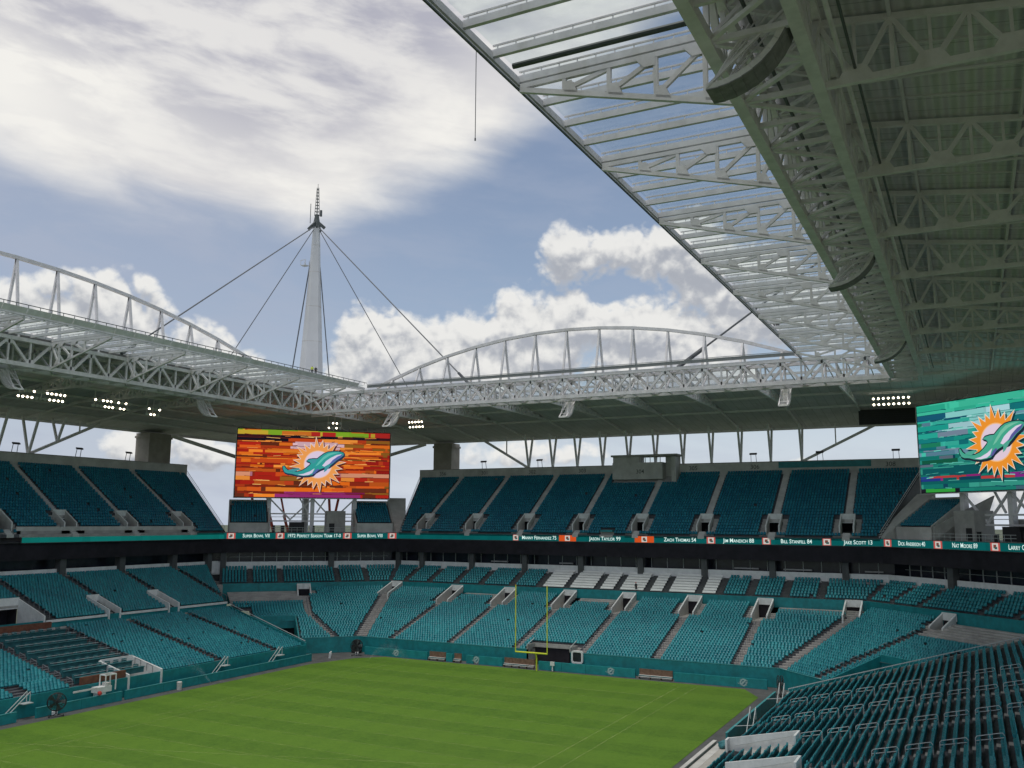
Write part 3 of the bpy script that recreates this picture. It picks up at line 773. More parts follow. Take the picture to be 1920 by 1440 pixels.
sm = bpy.data.meshes.new('stadium_seat')
sm.from_pydata([(p[0]*F_RIGHT.ud[0]+p[1]*F_RIGHT.td[0], p[0]*F_RIGHT.ud[1]+p[1]*F_RIGHT.td[1], p[2]) for p in v0.tolist()], [], f0)
sm.materials.append(SEAT); sm.update()
for p in single:
    o = link('stadium_seat', sm); o.location = p[:3]; o.location.z += .002
    tag(o, 'teal folding plastic seat in the rows between looped steel handrails', 'seat', 'teal seats of the stand with looped handrails')
mb = MB(); F_RIGHT.box(mb, -92, -10.8, -.2, 0, 0, 2.1); mb.build('front_wall', TEALWALL, thing_near)
mb = MB()
e0, e1 = nend(-.2), nend(32)
mb.hexa([F_RIGHT.W(e0, -.2, 0), F_RIGHT.W(e0+.3, -.2, 0), F_RIGHT.W(e1+.3, 32, 0), F_RIGHT.W(e1, 32, 0)], [F_RIGHT.W(e0, -.2, 2.3), F_RIGHT.W(e0+.3, -.2, 2.3), F_RIGHT.W(e1+.3, 32, 10.2), F_RIGHT.W(e1, 32, 10.2)])
mb.build('end_wall', CONC, thing_near)
mb = MB(); mb.beam(F_RIGHT.W(e0+.15, -.2, 2.75), F_RIGHT.W(e1+.15, 32, 10.65), .1)
for k in range(17):
    q = k/16; mb.beam(F_RIGHT.W(e0+.15+(e1-e0)*q, -.2+32.2*q, 2.2+7.9*q), F_RIGHT.W(e0+.15+(e1-e0)*q, -.2+32.2*q, 2.75+7.9*q), .06)
mb.build('end_rail', RAIL, thing_near)
for u0 in (-43.9, -55.3):
    mb = MB(); ta, tb = (.2, 6.6) if u0 > -50 else (2.6, 8.6)
    mb.hexa([F_RIGHT.W(u0, ta, 1.8), F_RIGHT.W(u0+.22, ta, 1.8), F_RIGHT.W(u0+.22, tb, 1.8), F_RIGHT.W(u0, tb, 1.8)],
            [F_RIGHT.W(u0, ta, N_Z+ta*.24+1.35), F_RIGHT.W(u0+.22, ta, N_Z+ta*.24+1.35), F_RIGHT.W(u0+.22, tb, N_Z+tb*.24+1.15), F_RIGHT.W(u0, tb, N_Z+tb*.24+1.15)])
    F_RIGHT.box(mb, u0-2.2, u0+.22, tb, tb+.2, 2.2, N_Z+tb*.24+1.15)
    if u0 > -50: F_RIGHT.box(mb, u0-.9, u0+.22, ta-.2, ta, 1.0, N_Z+ta*.24+1.35)
    v_ = mb.build('entrance_wall', VOMWHITE, thing_near)
    mb = MB(); mb.beam(F_RIGHT.W(u0-.12, ta+.6, N_Z+ta*.24+.75), F_RIGHT.W(u0-.12, tb-.5, N_Z+tb*.24+.65), .06)
    mb.build('handrail', RAIL, v_)
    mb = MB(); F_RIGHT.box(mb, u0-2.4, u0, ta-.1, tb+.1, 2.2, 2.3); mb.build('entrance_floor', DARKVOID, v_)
# looped aisle handrails: every one a thing of its own
def hoop_mesh():
    m_ = MB(); L, H = .98, .92; r = .030
    pts = [(-L, 0, 0), (-L, 0, H-.14), (-L+.13, 0, H), (L-.13, 0, H+.42-.02), (L, 0, H+.42-.16), (L, 0, .40)]
    m_.path(pts, r, 6)
    m_.tube((-L, 0, H-.34), (L, 0, H-.34+.42), r, 6)
    m_.tube((0, 0, .2), (0, 0, H+.2), r, 6)
    me = bpy.data.meshes.new('aisle_handrail'); me.from_pydata(m_.v, [], m_.f); me.materials.append(RAIL); me.update(); return me
hoop = hoop_mesh()
for u in nais:
    for k in range(1, 15):
        t = k*2.46+.4
        if t > 33: continue
        if u == -43.7 and t < 7.6: continue
        if u == -55.1 and 1.5 < t < 9.6: continue
        i = int(t//N_D)
        o = link('aisle_handrail', hoop); x, y, z = F_RIGHT.W(u, t, N_Z+max(0, int((t-.98)//N_D))*N_R); o.location = (x, y, z)
        tag(o, 'looped galvanised handrail standing in a stepped aisle between teal seats', 'handrail', 'looped handrails in the aisles')
        if not in_view((x, y, z)): bpy.data.objects.remove(o)

# ---- far upper stand
def upper_stand(fr, span, aisles, label, wall_span, noseat=(), vom_rows=(2, 5), n_rows=24):
    th = empty('upper_stand', label, 'stand')
    tread, stairs, seats, bare = MB(), {}, [], {}
    D, Z, RS = .8, 21.35, .535
    cuts_ = [(u-1.5, u+1.5, vom_rows[0], vom_rows[1]) for u in aisles]
    nos_ = [(u-2.3, u+2.3, vom_rows[0]-1, vom_rows[1]+1) for u in aisles]
    seating(fr, n_rows, D, Z, RS, span, aisles, cuts_, list(nos_)+list(noseat), seats=seats, tread=tread, stairs=stairs, bare=bare, aw=1.25, pitch=.53)
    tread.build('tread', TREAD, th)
    build_stairs(bare, 'bare_step', CONC, th)
    build_stairs(stairs, 'aisle_stairs', CONC_L, th)
    seat_cloud(seats, None, 'far', 'seat_rows', SEATUP, th)
    zr_ = lambda i: Z+i*RS
    for u in aisles: vomitory(fr, th, u, 2.2, vom_rows[0]*D, (vom_rows[1]+1)*D, zr_(vom_rows[0]-1), zr_(vom_rows[0])+.8, zr_(vom_rows[1])+1.25, door=2.0, header=.4)
    a, b = wall_span
    mb = MB(); fr.box(mb, a, b, n_rows*D+.05, n_rows*D+.4, 33.5, 36.2); mb.build('top_wall', CONC_L, th)
    mb = MB(); fr.box(mb, a, b, n_rows*D-.02, n_rows*D+.5, 36.2, 36.35); mb.build('wall_coping', CONC, th)
    ua, ub = span(0)
    # soffit and back so the deck is a solid tray
    mb = MB()
    mb.quad(fr.W(ua, .1, 19.9), fr.W(ub, .1, 19.9), fr.W(span(19)[1], 19.6, 27), fr.W(span(19)[0], 19.6, 27))
    for q in (0, 1):
        mb.poly([fr.W(span(0)[q], 0, 19.9), fr.W(span(0)[q], 0, 21.4), fr.W(span(19.2)[q], 19.2, 34.2), fr.W(span(19.2)[q], 19.6, 27)])
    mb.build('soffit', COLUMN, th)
    for q in (0, 1):
        mb = MB(); mb.beam(fr.W(span(0)[q], .2, 22.3), fr.W(span(19)[q], 19.0, 35.0), .08); mb.beam(fr.W(span(0)[q], .2, 21.8), fr.W(span(19)[q], 19.0, 34.5), .06)
        mb.build('side_rail', RAIL, th)
    return th
FU = Frame((0, 35.3), (1, 0), (0, 1))
far_ais = [-45.0, -32.5, -19.9, -7.3, 5.4, 18.5, 31.5, 44.4]
thing_fu = upper_stand(FU, lambda t: (-50-.36*t, 50+.36*t), far_ais, 'dark teal upper stand behind the goal with a rooftop press booth', (-57.2, 57.2), noseat=[(-5.4, 9.2, 20, 30), (-2, .8, 0, 1)])
LU = Frame((-76.3, 0), (0, 1), (-1, 0))
left_ais = [.4, -13.2, -26.4, -38.6, -51, -63.4]
thing_lu = upper_stand(LU, lambda t: (-118, 9.3+.33*t), left_ais, 'dark blue teal upper stand along the far sideline with a bare front row wall', (-118, 15.9), noseat=[(-37, 1.5, 0, 1)])
mb = MB(); LU.box(mb, -37, 1.5, .9, 1.1, 21.3, 22.6); mb.build('front_row_wall', CONC_L, thing_lu)
mb = MB(); FU.box(mb, -1.9, .7, .1, 1.3, 21.9, 22.3); mb.build('seat_cover', TEALPAD, thing_fu)
# section numbers on the top wall
def text_mesh(body, size, small=True):
    cu = bpy.data.curves.new('lettering', 'FONT'); cu.body = body; cu.size = size; cu.align_x = 'CENTER'; cu.align_y = 'CENTER'
    cu.small_caps_scale = .75; cu.offset = .005*size; cu.resolution_u = 3
    if small:
        for ch in cu.body_format: ch.use_small_caps = True
    o = bpy.data.objects.new('lettering', cu); col.objects.link(o)
    bpy.context.view_layer.update()
    me = bpy.data.meshes.new_from_object(o.evaluated_get(bpy.context.evaluated_depsgraph_get()))
    bpy.data.objects.remove(o); bpy.data.curves.remove(cu)
    return me
def place_text(me, fr, u, t, z, material, parent, name='lettering', sx=1.0, bold=0.0):
    x_, y_, z_ = fr.W(u, t, z)
    s_ = 1 if (fr.ud[0]*-fr.td[1]-fr.ud[1]*-fr.td[0]) < 0 else 1
    ux = Vector((fr.ud[0], fr.ud[1], 0)); nrm = Vector((-fr.td[0], -fr.td[1], 0)); zz = Vector((0, 0, 1))
    if ux.cross(zz).dot(nrm) < 0: ux = -ux
    m4 = Matrix((ux, zz, nrm)).transposed().to_4x4(); m4.translation = Vector((x_, y_, z_))
    me.transform(Matrix.Diagonal((sx, 1, 1, 1)))
    me.materials.clear(); me.materials.append(material)
    o = link(name, me, parent); o.matrix_world = m4
    return o
NUMPAINT = mat('number_paint', (.10, .11, .10), .8, .2, 2)
for s_, u in (('356', -50.5), ('301', -38.8), ('302', -26.2), ('303', -13.6), ('305', 12, ), ('306', 25), ('308', 51)):
    place_text(text_mesh(s_, 1.25), FU, u, 24*.8+.03, 35.25, NUMPAINT, thing_fu, 'section_number')
mb = MB(); FU.box(mb, 29.8, 47.5, 24*.8-.02, 24*.8+.03, 34.95, 36.18); mb.build('wall_banner', TEALWALL, thing_fu)
# press booth
booth = empty('press_booth', 'small pale concrete booth with a window strip on top of the upper stand', 'booth')
BT = 24*.8
mb = MB(); FU.box(mb, -5.1, 6.2, BT-3.2, BT+.6, 33.0, 36.6); FU.box(mb, 6.2, 9.1, BT-.8, BT+.6, 33.0, 37.9); FU.box(mb, -5.1, .9, BT-2.8, BT+.6, 36.6, 37.9); FU.box(mb, 8.2, 9.1, BT-3.2, BT-.8, 31.5, 37.7); mb.build('wall', CONC_L, booth)
mb = MB(); FU.box(mb, -5.4, 9.5, BT-3.4, BT+.9, 37.9, 38.3); mb.build('roof', CONC, booth)
for a, b in ((1.2, 2.2), (2.3, 3.3), (3.4, 4.4), (4.5, 5.5), (6.4, 7.2), (7.3, 8.1)):
    mb = MB(); tt = BT-2.7 if b < 6 else BT-.85
    FU.box(mb, a, b, tt, tt+.06, 36.75, 37.8); mb.build('window', GLASS, booth)
mb = MB()
for a in (1.1, 2.25, 3.35, 4.45, 5.6): FU.box(mb, a-.06, a+.06, BT-2.75, BT-2.6, 36.6, 37.9)
mb.build('window_frame', CONC_L, booth)
place_text(text_mesh('304', 1.25), FU, 1.2, BT-3.23, 34.6, NUMPAINT, booth, 'section_number')

# ---- angled corner decks below the video boards
UCL = Frame((-50, 35.3), (-S2, -S2), (-S2, S2)); UCR = Frame((50, 35.3), (S2, -S2), (S2, S2))
CLEN = 26.3*math.sqrt(2)
for fr, lab, which in ((UCL, 'open corner platform with two small teal seat blocks under the orange video board', -1), (UCR, 'open corner platform with a small teal seat block under the green video board', 1)):
    th = empty('corner_platform', lab, 'platform')
    mb = MB(); fr.box(mb, -.5, CLEN, .3, 16, 20.0, 21.2); mb.build('slab', CONC, th)
    tread, stairs, seats, bare = MB(), {}, [], {}
    blocks_ = [(1.0, 9.0, 3.0)] + ([(CLEN-9, CLEN-1, 3.0)])
    for a, b, tt in blocks_:
        tread = MB(); seating(fr, 9, .8, 23.2, .5, lambda t: (a, b), [], t0=tt, seats=seats, tread=tread, stairs=stairs, bare=bare, pitch=.53)
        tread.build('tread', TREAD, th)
        m_ = MB(); fr.box(m_, a-.2, b+.2, tt-.3, tt-.02, 21.2, 23.3); fr.box(m_, a-.2, b+.2, tt+7.25, tt+7.5, 21.2, 28.4)
        for e in (a-.25, b+.02):
            m_.hexa([fr.W(e, tt-.3, 21.2), fr.W(e+.23, tt-.3, 21.2), fr.W(e+.23, tt+7.3, 21.2), fr.W(e, tt+7.3, 21.2)], [fr.W(e, tt-.3, 23.5), fr.W(e+.23, tt-.3, 23.5), fr.W(e+.23, tt+7.3, 28.2), fr.W(e, tt+7.3, 28.2)])
        m_.build('block_wall', CONC_L, th)
    seat_cloud(seats, None, 'far', 'seat_rows', SEATUP, th)
    # sloped stair strip beside the upper stands
    mb = MB()
    mb.hexa([fr.W(-1.6, .4, 20.5), fr.W(.6, .4, 20.5), fr.W(.6, 12, 20.5), fr.W(-3.8, 12, 20.5)], [fr.W(-1.6, .4, 21.6), fr.W(.6, .4, 21.6), fr.W(.6, 12, 29.2), fr.W(-3.8, 12, 29.2)])
    mb.build('stair_ramp', CONC_L, th)
    mb = MB()
    for h in (22.3, 21.8): mb.beam(fr.W(9.5, .6, h), fr.W(CLEN-9.5, .6, h), .07)
    for u in np.arange(9.5, CLEN-9.4, 1.15): mb.beam(fr.W(u, .6, 21.2), fr.W(u, .6, 22.3), .05)
    mb.build('railing', RAIL, th)
    # service block, cabinets and lean-to wall
    mb = MB(); fr.box(mb, 11.2, 15.4, 5.5, 9.5, 21.2, 26.0); hut = mb.build('service_hut', CONC, th)
    mb = MB(); fr.box(mb, 13.6, 14.8, 5.44, 5.49, 21.2, 23.2); mb.build('door', BLACK, hut)
    for bb in ((20.2, 23.4, 6.0, 8.0, 21.2, 23.4), (24.6, 25.4, 4.0, 4.8, 21.2, 22.6), (26.7, 27.2, 3.0, 3.4, 21.2, 22.7), (18.2, 18.6, 3.0, 3.5, 21.2, 22.6), (22.0, 22.5, 2.4, 2.9, 21.2, 22.3)):
        mb = MB(); fr.box(mb, *bb); fr.box(mb, bb[0]-.04, bb[1]+.04, bb[2]-.04, bb[3]+.04, bb[5]+.003, bb[5]+.08); mb.build('equipment_cabinet', BLACK, th)
    if which > 0:
        mb = MB()
        mb.hexa([fr.W(9.6, 2.6, 21.2), fr.W(9.9, 2.6, 21.2), fr.W(9.9, 12, 21.2), fr.W(9.6, 12, 21.2)], [fr.W(9.6, 2.6, 23.4), fr.W(9.9, 2.6, 23.4), fr.W(13.5, 12, 28.5), fr.W(13.2, 12, 28.5)])
        fr.box(mb, 19.5, 36, 9.5, 9.8, 21.2, 24.6)
        mb.build('side_wall', CONC, th)

# ------------------------------------------------------------------ ribbon boards (lit fascia)
RB_Z0, RB_Z1 = 19.95, 21.15
def ribbon(fr, u0, u1, label, tf=0.0, teal=(10, 90, 90)):
    th = empty('ribbon_board', label, 'display')
    mb = MB(); fr.box(mb, u0, u1, tf+.02, tf+.35, RB_Z0-.12, RB_Z1+.1); mb.build('housing', COLUMN, th)
    mb = MB()
    k = max(1, int((u1-u0)/1.6)); w = (u1-u0)/k
    for i in range(k):
        j = 1+.10*random.uniform(-1, 1)
        mb.cur = tuple(c*j for c in lin(*teal)); mb.quad(fr.W(u0+i*w, tf, RB_Z0), fr.W(u0+(i+1)*w, tf, RB_Z0), fr.W(u0+(i+1)*w, tf, RB_Z1), fr.W(u0+i*w, tf, RB_Z1))
    mb.build('display', RIBBON, th)
    return th
LETTER = emit('ribbon_lettering', lin(206, 228, 222), .60)
def u_at(fr, px, py=1012):
    p = on_plane(px, py, fr.W(0, 0, 20), (fr.td[0], fr.td[1], 0))
    return (p.x-fr.o[0])*fr.ud[0]+(p.y-fr.o[1])*fr.ud[1]
def ribbon_words(th, fr, items):
    for (s_, p0, p1) in items:
        ua, ub = u_at(fr, p0), u_at(fr, p1); me = text_mesh(s_, 1.05)
        w = max(v.co.x for v in me.vertices)-min(v.co.x for v in me.vertices)
        h_ = max(v.co.y for v in me.vertices)-min(v.co.y for v in me.vertices)
        o = place_text(me, fr, (ua+ub)/2, -.02, 20.55, LETTER, th, 'lettering', sx=abs(ub-ua)/w)
def ribbon_flags(th, fr, pxs):
    for px, half, full in pxs:
        u = u_at(fr, px); w = abs(u_at(fr, px+half)-u)
        mb = MB(); z0, z1 = RB_Z0, RB_Z1
        def q(a, b, c, e=.012, lo=z0, hi=z1): mb.cur = lin(*c); mb.quad(fr.W(u+a, -e, lo), fr.W(u+b, -e, lo), fr.W(u+b, -e, hi), fr.W(u+a, -e, hi))
        red = (214, 84, 36) if full else (196, 84, 78)
        q(-w, w, red); ww = .55
        q(-ww, ww, (206, 204, 196), .02, z0+.08, z1-.08); q(-ww*.55, ww*.4, (120, 70, 60), .026, z0+.4, z1-.28); q(-ww*.2, ww*.7, (60, 90, 90), .03, z0+.25, z1-.6)
        mb.build('flag_panel', RIBBON, th)
th = ribbon(FU, -50, 50, 'teal lit ribbon board with player names under the upper stand behind the goal')
ribbon_words(th, FU, [('Manny Fernandez 75', 979, 1043), ('Jason Taylor 99', 1105, 1164), ('Zach Thomas 54', 1245, 1305), ('Jim Mandich 88', 1356, 1414), ('Bill Stanfill 84', 1464, 1522), ('Jake Scott 13', 1582, 1636)])
ribbon_flags(th, FU, [(967, 5, 0), (1064, 16, 1), (1208, 18, 1), (1333, 8, 0), (1437, 8, 0), (1550, 8, 0)])
th = ribbon(UCL, 0, CLEN, 'teal lit ribbon board with title game names across the corner below the orange screen')
ribbon_words(th, UCL, [('Super Bowl VII', 455, 505), ('1972 Perfect Season Team 17-0', 539, 638), ('Super Bowl VIII', 670, 717)])
ribbon_flags(th, UCL, [(433, 8, 0), (525, 8, 0), (651, 8, 0), (735, 8, 0)])
th = ribbon(UCR, 0, CLEN, 'teal lit ribbon board with player names across the corner below the green screen')
ribbon_words(th, UCR, [('Dick Anderson 40', 1684, 1734), ('Nat Moore 89', 1785, 1832), ('Larry Csonka 39', 1890, 1960)])
ribbon_flags(th, UCR, [(1664, 7, 0), (1758, 8, 0), (1865, 9, 0)])
ribbon(LU, -36.5, 9.3, 'plain bright teal lit ribbon board along the far sideline upper stand', teal=(15, 108, 102))

# ------------------------------------------------------------------ canopy roof
ZT, ZB = 49.35, 45.75        # main truss chords
V_E, V_1, V_2 = 42.1, 55.2, 59.2
ZD0, ZD1 = 50.0, 43.55       # underside of the deck at the truss and at the outer edge
Y_E, Y_2, Y_O, X_O = 10.3, 14.3, 58.5, 100.5
PAN = 13.36                  # spacing of the cantilevers
class Side:
    """u along the roof edge, v outwards"""
    def __init__(s, f): s.P = f
RIGHT = Side(lambda u, v, z: (v, u, z)); LEFT = Side(lambda u, v, z: (-v, u, z)); FAR = Side(lambda u, v, z: (u, v, z))
def quad_uv(name, pts, uvs, th, parent):
    """deck slab from an outline: underside, top and rim"""
    k = len(pts); v = [Vector(p) for p in pts]+[Vector(p)+Vector((0, 0, th)) for p in pts]
    f = [tuple(range(k))[::-1], tuple(range(k, 2*k))]+[(i, (i+1) % k, k+(i+1) % k, k+i) for i in range(k)]
    me = bpy.data.meshes.new(name); me.from_pydata(v, [], f)
    ul = me.uv_layers.new(name='run')
    for l in me.loops: ul.data[l.index].uv = uvs[l.vertex_index % k]
    me.materials.append(DECK); me.update()
    return link(name, me, parent)
def box_truss(sd, u0, u1, va, vb, pan, uref, parent, mat_):
    mb = MB(); P = sd.P
    for v in (va, vb):
        mb.beam(P(u0, v, ZT), P(u1, v, ZT), .50, .55); mb.beam(P(u0, v, ZB), P(u1, v, ZB), .60, .60)
    k0 = math.floor((u0-uref)/(pan/2))+1; k = k0
    while uref+k*pan/2 < u1-.1:
        u = uref+k*pan/2; top = (k % 2 == 0)
        for v in (va, vb):
            mb.beam(P(u, v, ZB), P(u, v, ZT), .26, .26)
            un = u+pan/2
            if un < u1:
                a, b = (ZT, ZB) if top else (ZB, ZT)
                mb.beam(P(u, v, a), P(un, v, b), .36, .36)
            # gusset plates at the nodes
            zz = ZT if top else ZB; sg = -1 if top else 1; g_ = .13
            for s_ in (-g_, g_):
                mb.add([P(u-.85, v+s_, zz), P(u+.85, v+s_, zz), P(u+.45, v+s_, zz+sg*.85), P(u-.45, v+s_, zz+sg*.85)], [(0, 1, 2, 3)])
        mb.beam(P(u, va, ZB), P(u, vb, ZB), .24, .28); mb.beam(P(u, va, ZT), P(u, vb, ZT), .24, .28)
        if u+pan/2 < u1:
            (a, b) = (va, vb) if top else (vb, va)
            mb.beam(P(u, a, ZB-.02), P(u+pan/2, b, ZB-.02), .24, .20); mb.beam(P(u, b, ZT-.02), P(u+pan/2, a, ZT-.02), .22, .2)
            if top: mb.beam(P(u, va, ZB+.1), P(u, vb, ZT-.1), .18)
        k += 1
    return mb.build('main_truss', mat_, parent)
def cantilever(sd, mat_):
    """tapered truss from the main truss to the inner edge; built at u = 0"""
    mb = MB(); P = sd.P
    ztc = 49.55; tip = (V_E+.3, 49.35)
    zb = lambda v: tip[1]+(ZB-tip[1])*(v-tip[0])/(V_1-tip[0])
    mb.beam(P(0, V_E+.2, ztc), P(0, V_1, ztc), .26, .30)
    mb.beam(P(0, V_E+.2, tip[1]), P(0, V_1, ZB), .28, .30)
    vv = [V_E+.3+2.75*i for i in range(1, 5)]
    for i, v in enumerate(vv):
        mb.beam(P(0, v, zb(v)), P(0, v, ztc), .24, .24)
        v2 = vv[i+1] if i < 3 else V_1
        mb.beam(P(0, v, zb(v)+.15), P(0, v2, ztc-.15), .20, .26)
        for (a, b, zc, sg) in ((v, .55, zb(v), 1), (v2, -.75, ztc, -1)):
            if i > 0 or sg > 0:
                for s_ in (-.14, .14):
                    x0, y0, _ = P(s_, a, 0); 
                    mb.add([P(s_, a, zc), P(s_, a+b*1.6, zc+(zb(a+b*1.6)-zb(a) if sg > 0 else 0)), P(s_, a+b*.9, zc+sg*.62), P(s_, a, zc+sg*.62)], [(0, 1, 2, 3)])
    return mb
def skirt_beam(sd):
    mb = MB(); P = sd.P
    mb.beam(P(0, V_E, 50.02), P(0, V_1+.3, 50.02), .26, .42)
    mb.beam(P(0, V_E+.1, 50.52), P(0, V_1+.3, 50.52), .10, .09)
    v = V_E+.4
    while v < V_1: mb.beam(P(0, v, 50.2), P(0, v, 50.5), .06); v += 1.15
    return mb
def mesh_of(mb, name, m_):
    me = bpy.data.meshes.new(name); me.from_pydata(mb.v, [], mb.f); me.materials.append(m_); me.update(); return me
def rafter(sd, v0, v1, vend, mat_):
    """transverse truss under the deck, tapering out towards the outer edge"""
    mb = MB(); P = sd.P
    zd = lambda v: ZD0+(ZD1-ZD0)*(v-v0)/(vend-v0)-.32
    zb = lambda v: ZB-.05
    va = v0+4.0
    mb.beam(P(0, va, zd(va)), P(0, vend-2, zd(vend-2)), .26, .34); mb.beam(P(0, va, zb(va)), P(0, v1, zb(v1)), .30, .34)
    k = 9; st = (v1-va)/k
    for i in range(k):
        a = va+i*st; b = a+st; m_ = (a+b)/2
        if zd(m_)-zb(m_) < .25: break
        mb.beam(P(0, a, zd(a)), P(0, m_, zb(m_)), .22, .24); mb.beam(P(0, m_, zb(m_)), P(0, b, max(zd(b), zb(b))), .22, .24)
        mb.beam(P(0, m_, zb(m_)), P(0, m_, zd(m_)), .16); mb.beam(P(0, a, zb(a)), P(0, a, zd(a)), .18)
        for s_ in (-.13, .13): mb.add([P(s_, m_-.9, zb(m_)), P(s_, m_+.9, zb(m_)), P(s_, m_+.45, zb(m_)+.75), P(s_, m_-.45, zb(m_)+.75)], [(0, 1, 2, 3)])
    return mb
def put(me, name, parent, loc):
    o = link(name, me, parent); o.location = loc; return o
UREF = -8.9
roofs = {}
for key, sd, lab in (('right', RIGHT, 'steel canopy roof with a glazed skirt over the near sideline stand'), ('left', LEFT, 'steel canopy roof with a glazed skirt and arched truss over the far sideline stand')):
    th = empty('canopy_roof', lab, 'roof'); roofs[key] = th; P = sd.P
    box_truss(sd, -120, 10.25, V_1, V_2, PAN/2, UREF, th, STEEL if key == 'left' else STEEL_IN)
    ct = mesh_of(cantilever(sd, STEEL), 'cantilever_truss', STEEL); sb = mesh_of(skirt_beam(sd), 'skirt_beam', STEEL)
    k = 1
    while UREF+k*PAN > -120:
        u = UREF+k*PAN
        if u < 10: put(ct, 'cantilever_truss', th, P(u, 0, 0))
        for j in range(0, 4):
            uu = u-j*PAN/4
            if -120 < uu < 10: put(sb, 'skirt_beam', th, P(uu, 0, 0))
        k -= 1
    gm = MB(); gm.hexa([P(.06, V_E+.05, 50.58), P(PAN/4-.06, V_E+.05, 50.58), P(PAN/4-.06, V_1+.2, 50.58), P(.06, V_1+.2, 50.58)], [P(.06, V_E+.05, 50.61), P(PAN/4-.06, V_E+.05, 50.61), P(PAN/4-.06, V_1+.2, 50.61), P(.06, V_1+.2, 50.61)])
    gme = mesh_of(gm, 'glass_pane', GLASS)
    for k in range(-34, 6):
        uu = UREF+k*PAN/4
        if -119 < uu < 9: put(gme, 'glass_pane', th, P(uu, 0, 0))
    # inner edge: channel, sloped fascia panels and gutter rail
    mb = MB()
    mb.beam(P(-120, V_E, 49.9), P(10.3, V_E, 49.9), .30, .46)
    mb.beam(P(-120, V_E+.02, 49.5), P(10.3, V_E+.02, 49.5), .14, .12)
    mb.build('edge_channel', STEEL, th)
    if key == 'left':
        fm = MB(); w = PAN/4-.05
        fm.hexa([P(0, V_E-.22, 49.95), P(w, V_E-.22, 49.95), P(w, V_E-.17, 49.95), P(0, V_E-.17, 49.95)], [P(0, V_E-.62, 50.62), P(w, V_E-.62, 50.62), P(w, V_E-.56, 50.62), P(0, V_E-.56, 50.62)])
        fme = mesh_of(fm, 'fascia_panel', STEEL)
        for k in range(-34, 6):
            uu = UREF+k*PAN/4
            if -119 < uu < 7.6: put(fme, 'fascia_panel', th, P(uu, 0, 0))
        mb = MB(); mb.beam(P(-120, V_E-.55, 51.02), P(10.3, V_E-.55, 51.02), .09)
        for k in range(-68, 12):
            uu = UREF+k*PAN/8
            if -119 < uu < 10: mb.beam(P(uu, V_E-.55, 50.6), P(uu, V_E-.55, 51.0), .06)
        mb.build('edge_rail', DARKSTEEL, th)
    else:
        mb = MB(); mb.beam(P(-120, V_E-.20, 49.68), P(10.3, V_E-.20, 49.68), .09); mb.beam(P(-120, V_E+.12, 49.35), P(10.3, V_E+.12, 49.35), .10)
        mb.build('edge_rail', DARKSTEEL, th)
        mb = MB(); mb.tube(P(UREF-6*PAN-PAN*.25+.75-PAN*.0, V_E+1.0, 49.45), P(UREF-6*PAN-PAN*.25+.75, V_1, 49.45), .17, 8)
        mb.build('drain_pipe', DARKSTEEL, th)
    # deck: hip roof face with the outer corner cut off
    sgn = 1 if key == 'right' else -1
    zd = lambda v: ZD0+(ZD1-ZD0)*(v-V_1)/(X_O-V_1)
    hip = lambda q: (V_1+(X_O-V_1)*q, Y_E+(Y_O-Y_E)*q)
    cut = .83
    outl = [(-125, V_1), (Y_E, V_1), (hip(cut)[1], hip(cut)[0]), (Y_O-16.4, X_O), (-125, X_O)]
    quad_uv('roof_deck', [P(u, v, zd(v)) for u, v in outl], [(u, v) for u, v in outl], .35, th)
    mb = MB(); mb.hexa([P(-125, X_O, ZD1-.45), P(Y_O-16.4, X_O, ZD1-.45), P(Y_O-16.4, X_O+.4, ZD1-.45), P(-125, X_O+.4, ZD1-.45)], [P(-125, X_O, ZD1+.6), P(Y_O-16.4, X_O, ZD1+.6), P(Y_O-16.4, X_O+.4, ZD1+.6), P(-125, X_O+.4, ZD1+.6)])
    mb.build('outer_fascia', STEEL_IN, th)
    rf = mesh_of(rafter(sd, V_1, 90, X_O, STEEL_IN), 'rafter_truss', STEEL_IN)
    k = 0
    while UREF+k*PAN > -120: put(rf, 'rafter_truss', th, P(UREF+k*PAN, 0, 0)); k -= 1
    for v in np.arange(V_2+3.4, X_O-2, 6.1):
        mb = MB(); ue = min(Y_E+(v-V_1)*(Y_O-Y_E)/(X_O-V_1), 34)
        mb.beam(P(-122, v, zd(v)-.2), P(ue, v, zd(v)-.2), .18, .36); mb.build('purlin', DECKPAINT, th)
    if key == 'right':
        for k in range(-34, 8):
            u = UREF+k*PAN/4
            if k % 4:
                mb = MB(); mb.beam(P(u, V_2+.5, zd(V_2)-.1), P(u, X_O-1, zd(X_O-1)-.1), .10, .14); mb.build('deck_rib', DECKPAINT, th)
    if key == 'right':
        for v, r__ in ((V_2+1.2, .13), (V_2+1.7, .08), (V_1+2.0, .10)):
            mb = MB(); mb.tube(P(-120, v, ZB+.55), P(8, v, ZB+.55), r__, 6); mb.build('conduit', STEEL_IN if r__ > .1 else DARKSTEEL, th)
        for k in range(0, -9, -1):
            mb = MB(); u = UREF+k*PAN+2.2; mb.tube(P(u, V_2+.6, ZB+.9), P(u, X_O-12, zd(X_O-12)-.5), .09, 6); mb.build('drain_pipe', DECKPAINT, th)
    # arch over the truss, carried by leaning pairs of struts
    vm = (V_1+V_2)/2; c_, half, rise_ = -54.9, 61.5, 11.3
    za = lambda u: 50.3+rise_*(1-((u-c_)/half)**2)
    us = [c_+6.63*(i+.1) for i in range(-9, 10)]
    pts = [(c_-half, 50.3)]+[(u, za(u)) for u in us if abs(u-c_) < half-1]+[(c_+half, 50.3)]
    mb = MB()
    for a, b in zip(pts, pts[1:]): mb.beam(P(a[0], vm, a[1]), P(b[0], vm, b[1]), .55, .5)
    mb.build('arch', STEEL, th)
